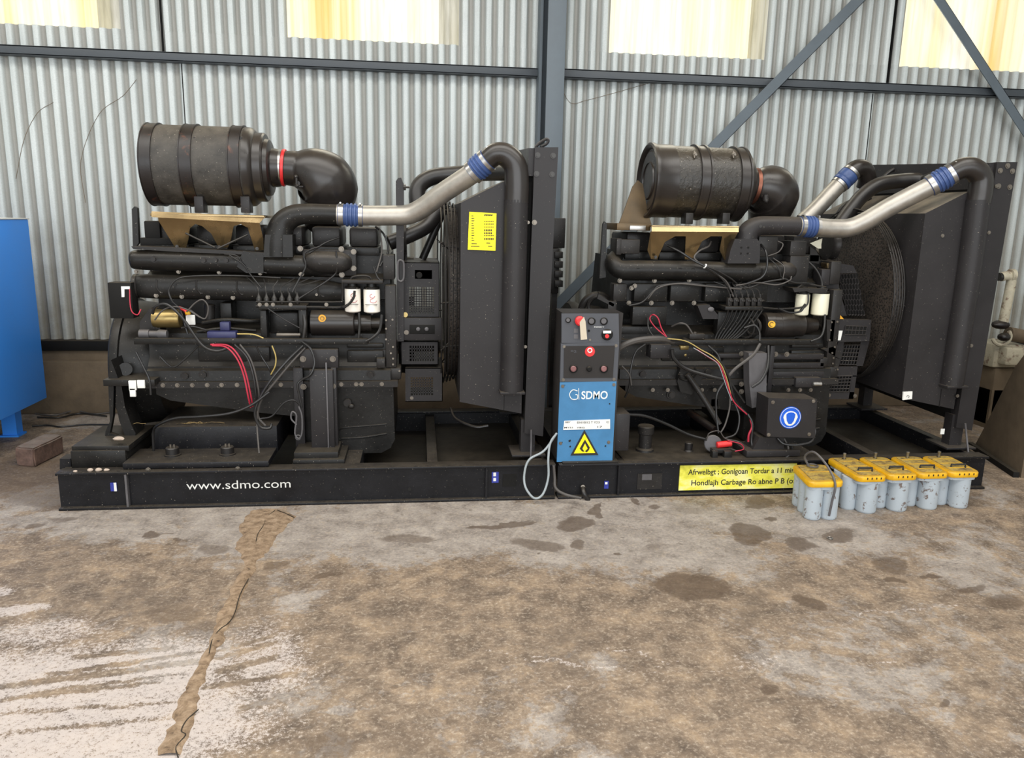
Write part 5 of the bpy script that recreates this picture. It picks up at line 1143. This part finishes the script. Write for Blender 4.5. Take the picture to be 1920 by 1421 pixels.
        CB = [(((1235, 637, .16), (1280, 640, .18), (1310, 655, .18), (1330, 664, .18), (1350, 678, .18), (1366, 706, .18), (1374, 740, .18), (1384, 760, .18), (1400, 776, .16)), .007, 'cable'),
              (((1240, 634, .15), (1284, 639, .17), (1315, 656, .17), (1336, 668, .16), (1352, 684, .16), (1362, 708, .16), (1370, 738, .16)), .003, 'yellowc'),
              (((1306, 655, .17), (1326, 668, .15), (1348, 683, .15), (1358, 705, .15), (1366, 728, .15), (1374, 750, .15), (1386, 764, .15), (1402, 778, .15)), .0036, 'red'), (((1300, 652, .17), (1322, 665, .146), (1345, 681, .146), (1355, 704, .146), (1363, 728, .146), (1372, 751, .146)), .002, 'lead'),
              (((1407, 785, .14), (1410, 800, .13), (1404, 815, .13), (1403, 828, .13)), .006, 'red'), (((1402, 776, .15), (1411, 795, .13), (1409, 830, .12), (1418, 852, .08), (1440, 864, .05), (1465, 862, .05), (1482, 850, .06), (1485, 838, .08)), .007, 'cable'),
              (((1410, 840, .1), (1425, 862, .06), (1450, 868, .04), (1475, 862, .05), (1478, 840, .08), (1470, 822, .1)), .006, 'cableg'),
              (((1458, 822, .07), (1470, 832, .05), (1495, 834, .04), (1520, 828, .04), (1528, 812, .04), (1527, 800, .05)), .007, 'cable'),
              (((1260, 655, .22), (1264, 672, .22), (1285, 690, .22), (1320, 702, .2), (1360, 712, .18)), .011, 'cable'), (((1328, 648, .25), (1346, 665, .22), (1352, 685, .2), (1362, 705, .2), (1375, 725, .2), (1396, 755, .2)), .007, 'cable'),
              (((1425, 645, .25), (1412, 665, .22), (1380, 690, .2), (1366, 705, .2)), .009, 'cableg'), (((1441, 648, .25), (1440, 685, .2), (1428, 712, .18), (1410, 726, .18)), .008, 'cable'),
              (((1210, 645, .25), (1192, 660, .24), (1183, 690, .22), (1180, 725, .22), (1172, 745, .24)), .006, 'cable'), (((1166, 686, .2), (1180, 702, .2), (1184, 722, .2)), .004, 'cableg'),
              (((1358, 716, .18), (1344, 740, .17), (1343, 775, .16), (1347, 812, .14)), .006, 'cable'), (((1369, 740, .18), (1368, 765, .17), (1360, 795, .16), (1352, 810, .15)), .005, 'cableg'), (((1374, 748, .18), (1386, 780, .15), (1380, 812, .13), (1358, 822, .12)), .006, 'cable'),
              (((1178, 777, .1), (1210, 780, .12), (1250, 795, .14), (1290, 814, .14), (1325, 824, .13)), .008, 'cable'), (((1325, 824, .12), (1330, 812, .11), (1348, 808, .11), (1360, 822, .11), (1385, 828, .1), (1396, 838, .1), (1385, 845, .1), (1366, 840, .1)), .003, 'cableg'),
              (((1364, 826, .1), (1388, 832, .09), (1394, 842, .09), (1378, 846, .09)), .003, 'red'),
              (((1220, 592, .32), (1226, 590, .3), (1234, 597, .29), (1240, 615, .29), (1250, 632, .28)), .0035, 'red'), (((1250, 632, .28), (1230, 615, .3), (1219, 600, .31), (1220, 592, .32)), .0035, 'red'),
              (((1260, 612, .36), (1275, 606, .3), (1288, 610, .29), (1300, 628, .28)), .005, 'cableg'), (((1215, 596, .38), (1216, 615, .34), (1226, 632, .3)), .004, 'cable'),
              (((1251, 460, .40), (1275, 472, .34), (1300, 488, .33), (1322, 499, .32)), .007, 'cable'), (((1333, 453, .42), (1328, 462, .38), (1312, 470, .36), (1302, 484, .34), (1322, 500, .33)), .005, 'cableg'),
              (((1322, 499, .32), (1345, 508, .32), (1370, 522, .33), (1385, 535, .35)), .0045, 'cable'), (((1322, 500, .32), (1340, 512, .32), (1362, 528, .33), (1375, 556, .33)), .0045, 'cableg'), (((1322, 500, .31), (1344, 514, .31), (1362, 533, .32), (1374, 553, .33)), .0035, 'cable'),
              (((1180, 573, .36), (1205, 566, .35), (1225, 545, .35), (1240, 535, .35), (1290, 531, .35), (1340, 538, .35), (1400, 540, .35), (1430, 530, .34), (1470, 523, .34)), .006, 'cable'), (((1215, 560, .35), (1234, 540, .34), (1270, 532, .34), (1320, 536, .34), (1390, 542, .34)), .0045, 'cableg'),
              (((1380, 535, .33), (1420, 530, .33), (1456, 534, .33), (1480, 526, .33), (1484, 518, .34)), .004, 'cableg'),
              (((1424, 455, .42), (1436, 472, .34), (1438, 500, .32), (1428, 520, .32), (1400, 532, .33)), .0065, 'cable'), (((1443, 485, .38), (1458, 500, .34), (1465, 520, .34)), .0035, 'cable'), (((1450, 484, .38), (1470, 500, .34), (1468, 522, .33)), .003, 'cableg'),
              (((1458, 452, .4), (1468, 458, .38), (1460, 472, .36), (1440, 480, .36)), .0035, 'cableg'), (((1515, 490, .42), (1530, 505, .4), (1540, 525, .38), (1542, 545, .36)), .006, 'cable'),
              (((1508, 575, .3), (1500, 584, .29), (1480, 586, .29), (1460, 578, .29)), .006, 'cable'), (((1516, 551, .33), (1514, 570, .32), (1500, 582, .31)), .005, 'cable'),
              (((1547, 590, .33), (1545, 615, .3), (1538, 632, .28), (1520, 640, .27)), .007, 'cable'), (((1425, 640, .25), (1424, 622, .28), (1415, 610, .3), (1395, 615, .3)), .006, 'cable'),
              (((1470, 522, .34), (1490, 530, .34), (1520, 532, .36), (1540, 540, .38)), .006, 'cable')]
        for pts, r, mt in CB: cable('cable' if mt != 'red' else 'red_cable', P2, pts, r, mt)
        MB().torus(P2(1322, 499, .32), (1, 0, -.5), .011, .004, 16, 6).done('cable_tie', 'wht', R_)
    return R_
make_gen(1); make_gen(2)
# ------------------------------------------------------------------ other things in the hall
# blue cabinet on feet at the left
bc = empty('blue_cabinet', (-3.1, 4.9, 0), 'bright blue steel cabinet raised on small blue feet, cut by the frame edge', 'cabinet')
mb = MB(); mb.box((-3.7, 4.2, .225), (-2.545, 5.5, 1.43), .006); mb.done('body', 'blue', bc)
mb = MB(); mb.box((-3.7, 4.195, 1.43), (-2.54, 5.505, 1.438), .002); mb.done('top_sheet', 'wht', bc)
for x, y in ((-2.72, 5.36), (-3.6, 5.36), (-3.6, 4.3)):
    mb = MB(); mb.poly([(x-.06, y-.05, .23), (x+.06, y-.05, .23), (x+.06, y+.05, .23), (x-.06, y+.05, .23)], (0, 0, -.06)); mb.poly([(x-.045, y-.04, .19), (x+.045, y-.04, .19), (x+.045, y+.04, .19), (x-.045, y+.04, .19)], (0, 0, -.18)); mb.box((x-.06, y-.055, 0.0), (x+.06, y+.055, .012)); mb.done('foot', 'blue', bc)
# stone block
a, b, c = atz(66, 876, 0), atz(30, 873, 0), atz(121, 848, 0); d = b+c-a
h = .115
mb = MB(); t = bmesh.new(); lo = [t.verts.new(p) for p in (a, c, d, b)]; hi = [t.verts.new(Vector(p)+Vector((0, 0, h))) for p in (a, c, d, b)]
t.faces.new(lo); t.faces.new(hi)
for i in range(4): t.faces.new((lo[i], lo[(i+1) % 4], hi[(i+1) % 4], hi[i]))
bmesh.ops.recalc_face_normals(t, faces=t.faces[:]); bmesh.ops.bevel(t, geom=t.edges[:], offset=.008, segments=2, affect='EDGES'); bmesh.ops.subdivide_edges(t, edges=t.edges[:], cuts=3, use_grid_fill=True)
for v in t.verts: v.co += Vector((noise.noise(v.co*23), noise.noise(v.co*23+Vector((5, 0, 0))), noise.noise(v.co*23+Vector((0, 5, 0)))*(.6 if v.co.z > .02 else 0)))*.008
for v in t.verts: v.co.z = max(v.co.z, .0)
mb.merge(t); tag(mb.done('stone_block', 'brick'), 'chipped brown stone block lying on the floor near the blue cabinet', 'block')
# loose leads along the wall
for i, (pts, r, mt, lb) in enumerate((
    (((66, 775, .01), (100, 779, .01), (140, 770, .02), (175, 776, .01), (215, 772, .01)), .006, 'cableg', 'pale lead lying highest along the foot of the wall behind the blue cabinet'),
    (((70, 782, .01), (110, 783, .01), (150, 775, .01), (200, 780, .01)), .006, 'cable', 'black lead lying just under the pale one by the wall'),
    (((60, 799, .008), (90, 797, .008), (110, 800, .008), (135, 798, .008), (160, 796, .008), (210, 796, .008)), .006, 'cable', 'black lead lying nearest on the floor between blue cabinet and flywheel housing'))):
    mb = MB(); mb.sweep(curve([atz(u, v, z) for u, v, z in pts], 6), r, 8); tag(mb.done('floor_lead', mt), lb, 'cable')
# grey leads hanging from the skids beside the console
p = lambda u, v, y: at(u, v, Y0+y)
mb = MB(); mb.sweep(curve([p(1042, 815, .02), p(1020, 845, -.01), p(992, 862, -.02), p(983, 890, -.03), p(986, 915, -.05), p(1002, 934, -.06), p(1018, 926, -.05), p(1028, 895, -.03), p(1028, 860, -.02), p(1032, 830, .0), p(1044, 812, .02)], 7), .0062, 10)
tag(mb.done('looped_lead', 'lead'), 'pale lead hanging in a long loop beside the blue console', 'cable')
mb = MB(); mb.sweep(curve([p(1038, 872, -.012), p(1040, 895, -.02), p(1042, 915, -.04), p(1060, 927, -.06), p(1090, 934, -.09)], 7), .008, 10)
tag(mb.done('trailing_lead', 'cableg'), 'grey lead trailing down to the floor under the blue console', 'cable')
# ---- batteries
def make_battery(nm, corner, right, back, label, long_cells, wide_cells, post=True, strap=False):
    """corner: floor point under the front left corner; right / back: edge vectors"""
    o = empty(nm, corner+(right+back)*.5, label, 'battery', 'row of yellow topped batteries' if not strap else None)
    X = right.normalized(); Yb = back.normalized(); W_ = right.length; D_ = back.length; H_ = .215
    mb = MB(); rr = min(W_/wide_cells, D_/long_cells)/2*1.03
    cells = [(W_*(i+.5)/wide_cells, D_*(j+.5)/long_cells, rr) for i in range(wide_cells) for j in range(long_cells)]
    if not strap: cells = [(W_*.60, .055, .053), (W_*.60, .155, .046), (W_*.60, .25, .044), (W_*.10, .105, .043), (W_*.14, .20, .042)]
    for cx_, cy_, rr in cells:
        c = corner+X*cx_+Yb*cy_
        mb.lathe(c, (0, 0, 1), [(0, rr*.9), (.004, rr*.97), (.012, rr), (H_-.035, rr)], 28)
    inner = [corner+X*(W_*.42)+Yb*(D_*.2), corner+X*(W_*.58)+Yb*(D_*.2), corner+X*(W_*.58)+Yb*(D_*.85), corner+X*(W_*.42)+Yb*(D_*.85)]
    mb.poly([q+Vector((0, 0, .01)) for q in inner], (0, 0, H_-.04)); mb.done('case', 'case', o)
    def rring(inset, z, ch=.03):
        pts = []
        for cx_, cy_ in ((0, 0), (1, 0), (1, 1), (0, 1)):
            sx, sy = (1 if cx_ == 0 else -1), (1 if cy_ == 0 else -1)
            base = corner+X*(W_*cx_+sx*inset)+Yb*(D_*cy_+sy*inset)
            arc = [base+X*sx*(ch*(1-math.cos(a)))+Yb*sy*(ch*(1-math.sin(a))) for a in [PI/2*i/4 for i in range(5)]]
            # order around
            if (cx_, cy_) in ((0, 0), (1, 1)): arc = arc
            else: arc = arc[::-1]
            pts += [q+Vector((0, 0, z)) for q in arc]
        return pts
    def loft(rings, mat, name, par):
        mb = MB(); vs = [[mb.bm.verts.new(q) for q in r] for r in rings]; n = len(vs[0])
        for a_, b_ in zip(vs, vs[1:]):
            for i in range(n): mb._face((a_[i], a_[(i+1) % n], b_[(i+1) % n], b_[i]))
        mb._face(vs[0][::-1]); mb._face(vs[-1]); return mb.done(name, mat, par)
    loft([rring(.002, H_-.048), rring(.001, H_-.03)], 'case', 'case_rim', o)
    lid = loft([rring(-.006, H_-.032), rring(-.008, H_-.028), rring(-.008, H_-.008), rring(-.004, H_-.002), rring(.004, H_)], 'yellowlid', 'lid', o)
    loft([rring(.014, H_-.001, .02), rring(.014, H_+.003, .02), rring(.017, H_+.004, .02)], 'dirtytop', 'lid_plate', lid)
    c = corner
    for f in (.2, .48, .75) if not strap else (.5,):
        mb = MB(); a_ = c+X*(W_*.12)+Yb*(D_*f)+Vector((0, 0, H_+.004)); b_ = c+X*(W_*.88)+Yb*(D_*f)+Vector((0, 0, H_+.004)); mb.sweep([a_, b_], .0025, 6); mb.done('lid_rib', 'yellowlid', lid)
    if not strap:
        mb = MB(); q = c+X*(W_*.5)+Yb*(D_*.9)+Vector((0, 0, H_)); mb.lathe(q, (0, 0, 1), [(0, .012), (.004, .012), (.004, .007), (.026, .0065), (.03, .009), (.036, .009), (.038, .006)], 16); mb.done('terminal', 'steel', o)
        mb = MB(); q = c+X*(W_*.28)+Yb*(D_*.26)+Vector((0, 0, H_+.004)); r_ = c+X*(W_*.72)+Yb*(D_*.20)+Vector((0, 0, H_+.022)); mb.sweep([q, q+Vector((0, 0, .012)), r_, r_-Vector((0, 0, .018))], .006, 8); mb.done('handle_bar', 'blk', o)
        mb = MB()
        for i in range(4): q = c+X*(W_*(.28+.17*i))-Yb*.009+Vector((0, 0, H_-.012)); mb.box(q+Vector((-.002, -.0015, -.005)), q+Vector((.003, .001, .005)))
        mb.done('moulded_marks', 'blk', lid)
    else:
        mb = MB(); mb.sweep(curve([c+X*(W_*.42)+Yb*(D_*.85)+Vector((0, 0, H_)), c+X*(W_*.25)+Yb*(D_*.85)+Vector((0, 0, H_+.06)), c+X*(W_*.38)+Yb*(D_*.6)+Vector((0, 0, H_+.105)), c+X*(W_*.62)+Yb*(D_*.25)+Vector((0, 0, H_+.06)), c+X*(W_*.74)-Yb*.014+Vector((0, 0, H_-.01)), c+X*(W_*.70)-Yb*.014+Vector((0, 0, H_*.5)), c+X*(W_*.66)-Yb*.012+Vector((0, 0, .03))], 6), .006, 8); s_ = mb.done('carrying_strap', 'grey', o); s_['label'] = 'grey webbing strap'
        mb = MB(); mb.torus(c+X*(W_*.5)+Yb*(D_*.8)+Vector((0, 0, H_+.012)), (0, 0, 1), .028, .004, 24, 6); mb.done('rope_ring', 'grey', o)
    return o
HB = .215
fl1 = atz(1518, 909, HB-.02); fr1 = atz(1582, 905, HB-.02); bk1 = atz(1488, 872, HB-.02)
def flat(v): return Vector((v.x, v.y, 0))
make_battery('battery', flat(atz(1519, 906, HB-.01)), flat(atz(1580, 905, HB-.01)-atz(1519, 906, HB-.01)), flat(atz(1488, 873, HB-.005)-atz(1519, 906, HB-.01)), 'smaller yellow topped battery at the left end with a grey webbing strap over it', 3, 2, strap=True)
names = ['yellow topped battery standing next to the strapped one, case fairly clean', 'yellow topped battery, second of the long row, case heavily spotted with brown', 'yellow topped battery third of the long row, scraped patch under its rim', 'yellow topped battery at the right end of the row']
for i, (u0, u1, v) in enumerate(((1611, 1661, 896), (1669, 1719, 893), (1725, 1777, 890), (1783, 1835, 888))):
    fl_ = atz(u0, v, HB-.01); fr_ = atz(u1, v-1, HB-.01)
    bk = atz((1547, 1603, 1661, 1718)[i], (856, 854, 852, 850)[i], HB-.005)
    bv = flat(bk-fl_); bv *= min(1, (3.905-flat(fl_).y)/bv.y)
    make_battery('battery', flat(fl_), flat(fr_-fl_), bv, names[i], 3, 1)
# concrete plinth, pipework and pump at the far right
q0, q1 = atz(1826, 838, 0), atz(1914, 896, 0)
dv = (q1-q0).normalized(); nv = Vector((0, 0, 1)).cross(dv)
if nv.x < 0: nv = -nv
def onplane(u, v):
    p_ = at(u, v, 4.0); o_ = Vector((0, 0, CAMH)); r_ = p_-o_; k_ = (q0-o_).dot(nv)/r_.dot(nv); return o_+r_*k_
sl = MB(); sl.poly([q0, q1, q1+Vector((0, 0, .95)), onplane(1902, 690), onplane(1842, 808)], nv*.9)
tag(sl.done('concrete_buttress', 'concrete'), 'rough brown concrete buttress with a sloping edge at the right of the hall', 'buttress')
kb = MB(); kb.poly([q0-nv*.045, q1-nv*.045, q1-nv*.012, q0-nv*.012], (0, 0, .035)); tag(kb.done('steel_edging', 'dark'), 'dark strip lying along the foot of the concrete buttress', 'edging')
vp = empty('valve_pipework', at(1890, 660, 5.2)-Vector((0, 0, .6)), 'peeling white pipe with rusty brown valve behind the right radiator', 'pipe')
yy = 5.2
mb = MB(); mb.sweep(curve([at(1877, 519, yy), at(1888, 517, yy), at(1896, 522, yy), at(1894, 540, yy), at(1888, 570, yy), at(1881, 604, yy)], 5), .034, 16); mb.lathe(at(1900, 516, yy), (-1, 0, 0), [(-.01, .03), (0, .046), (.03, .046), (.034, .03)], 20); vpp = mb.done('riser_pipe', 'whitepipe', vp)
mb = MB(); mb.cyl(at(1872, 519, yy), at(1879, 519, yy), .03, 16); mb.done('union_nut', 'boltd', vp)
mb = MB(); mb.ico(at(1876, 609, yy), .05, 2, (1.3, 1, .7), .2); mb.ico(at(1882, 632, yy-.06), .04, 2, (1.1, 1, .8), .2); mb.done('rusty_valve', 'band1', vp)
mb = MB(); mb.torus(at(1878, 631, yy-.05), (.3, 1, 0), .06, .014, 24, 8, .8, 4.4); mb.box(at(1860, 690, yy), at(1925, 646, yy)+Vector((0, .3, 0)), .02); mb.box(at(1884, 686, yy-.08), at(1925, 652, yy-.08)+Vector((0, .2, 0)), .02); mb.done('pump_body', 'whitepipe', vp)
mb = MB(); mb.cyl(at(1890, 625, yy), at(1925, 632, yy), .05, 16); mb.box(at(1850, 800, yy), at(1925, 690, yy)+Vector((0, .3, 0)), .02); mb.box((at(1850, 800, yy).x, yy, 0), (at(1925, 800, yy).x, yy+.3, .3)); mb.done('pump_pedestal', 'concrete', vp)
# generator end frame seen between the two sets (dark louvred block beyond the left radiator)
tg = empty('switch_block', at(1049, 560, 5.3)-Vector((0, 0, .9)), 'dark louvred metal block behind the left radiator, right of its frame', 'equipment')
mb = MB(); mb.box(at(1030, 465, 5.3), at(1061, 409, 5.3)+Vector((0, .2, 0)), .006); mb.box(at(1030, 550, 5.3), at(1050, 466, 5.3)+Vector((0, .16, 0)), .006)
for v in (472, 490, 508, 526): mb.box(at(1040, v+12, 5.28), at(1056, v, 5.28)+Vector((0, .12, 0)), .003)
mb.box((at(1036, 550, 5.3).x, 5.32, 0), (at(1046, 550, 5.3).x, 5.40, at(1040, 550, 5.3).z+.05)); mb.done('louvre_stack', 'grey2', tg)
# debris
random.seed(9)
for i, (u, v, y, s_) in enumerate(((168, 868, .03, .012), (184, 866, .03, .013), (199, 867, .03, .010), (140, 876, .02, .008))):
    q = at(u, v, Y0+y); mb = MB(); mb.ico((q.x, q.y, .2+s_*.5), s_, 2, (1.4, 1, .7), .3)
    tag(mb.done('pebble', 'pebble'), 'small pale pebble lying on the end of the left skid', 'pebble', 'pebbles on the left skid')
for i, pts in enumerate((((330, 777), (352, 772), (380, 774), (420, 771)), ((344, 776), (350, 768), (360, 763), (372, 770)), ((352, 760), (366, 765), (385, 769)), ((250, 805), (262, 796), (272, 786)))):
    mb = MB(); mb.sweep(curve([at(u, v, Y0+.33) for u, v in pts], 5), .003, 6); 
    for v_ in mb.bm.verts: v_.co.z = .363+abs(noise.noise(v_.co*20))*.02
    tag(mb.done('dry_straw', 'straw'), 'dry yellow straw stalk lying on the box under the left engine', 'straw', 'dry straw under the left engine')
q = atz(1556, 1010, 0); mb = MB(); mb.torus((q.x, q.y, .003), (0, 0, 1), .012, .003, 24, 6); tag(mb.done('washer', 'steel'), 'small bright steel washer lying on the floor in front of the batteries', 'washer')
# cobweb threads on the wall rails
for pts, lb in ((((1050, 160), (1070, 193), (1100, 188), (1160, 172), (1230, 152)), 'dusty cobweb thread sagging from the column to the right hand rail'), (((160, 380), (152, 300), (185, 215), (230, 180), (256, 149)), 'dusty cobweb thread hanging on the sheeting at left'), (((45, 335), (60, 250), (90, 205), (125, 190)), 'dusty cobweb thread curving nearest the blue cabinet')):
    if lb.startswith('dusty cobweb thread curving') : pts = ((30, 335), (45, 262), (70, 212), (100, 192))
    mb = MB(); mb.sweep(curve([at(u, v, 6.049) for u, v in pts], 6), .0018, 5); tag(mb.done('hanging_cobweb', 'concrete'), lb, 'cobweb')
# ------------------------------------------------------------------ light
wd = bpy.data.worlds.new('world'); SC.world = wd; wd.use_nodes = True
bg = wd.node_tree.nodes['Background']; bg.inputs[0].default_value = (.86, .93, 1, 1); bg.inputs[1].default_value = .55
def area(name, loc, rot, sx, sy, power, col=(1, 1, 1)):
    d = bpy.data.lights.new(name, 'AREA'); d.shape = 'RECTANGLE'; d.size = sx; d.size_y = sy; d.energy = power; d.color = col
    o = bpy.data.objects.new(name, d); COL.objects.link(o); o.location = loc; o.rotation_euler = rot; return o
# daylight through the wide door opening behind the camera
area('door_daylight', (0, -3.8, 2.3), (math.radians(90), 0, 0), 10.5, 3.6, 520, (.95, .98, 1))
# added overhead area lights under the closed roof, for highlights on upper surfaces
area('added_overhead_light', (-.6, 2.9, ZT+.2), (0, 0, 0), 9.5, 1.6, 300, (1, .98, .93))
area('added_overhead_light', (.3, .2, ZT+.2), (0, 0, 0), 9.5, 1.6, 290, (1, .98, .93))
# daylight through the fibreglass sheets of the back wall
for a, b in WIN:
    area('wall_window_daylight', ((a+b)/2, 5.98, 3.45), (math.radians(-90), 0, 0), 1.0, 1.3, 14, (1, .96, .84))
vs = SC.view_settings
vs.view_transform = 'Standard'; vs.look = 'None'; vs.exposure = -0.2; vs.gamma = 1.0; vs.use_curve_mapping = False
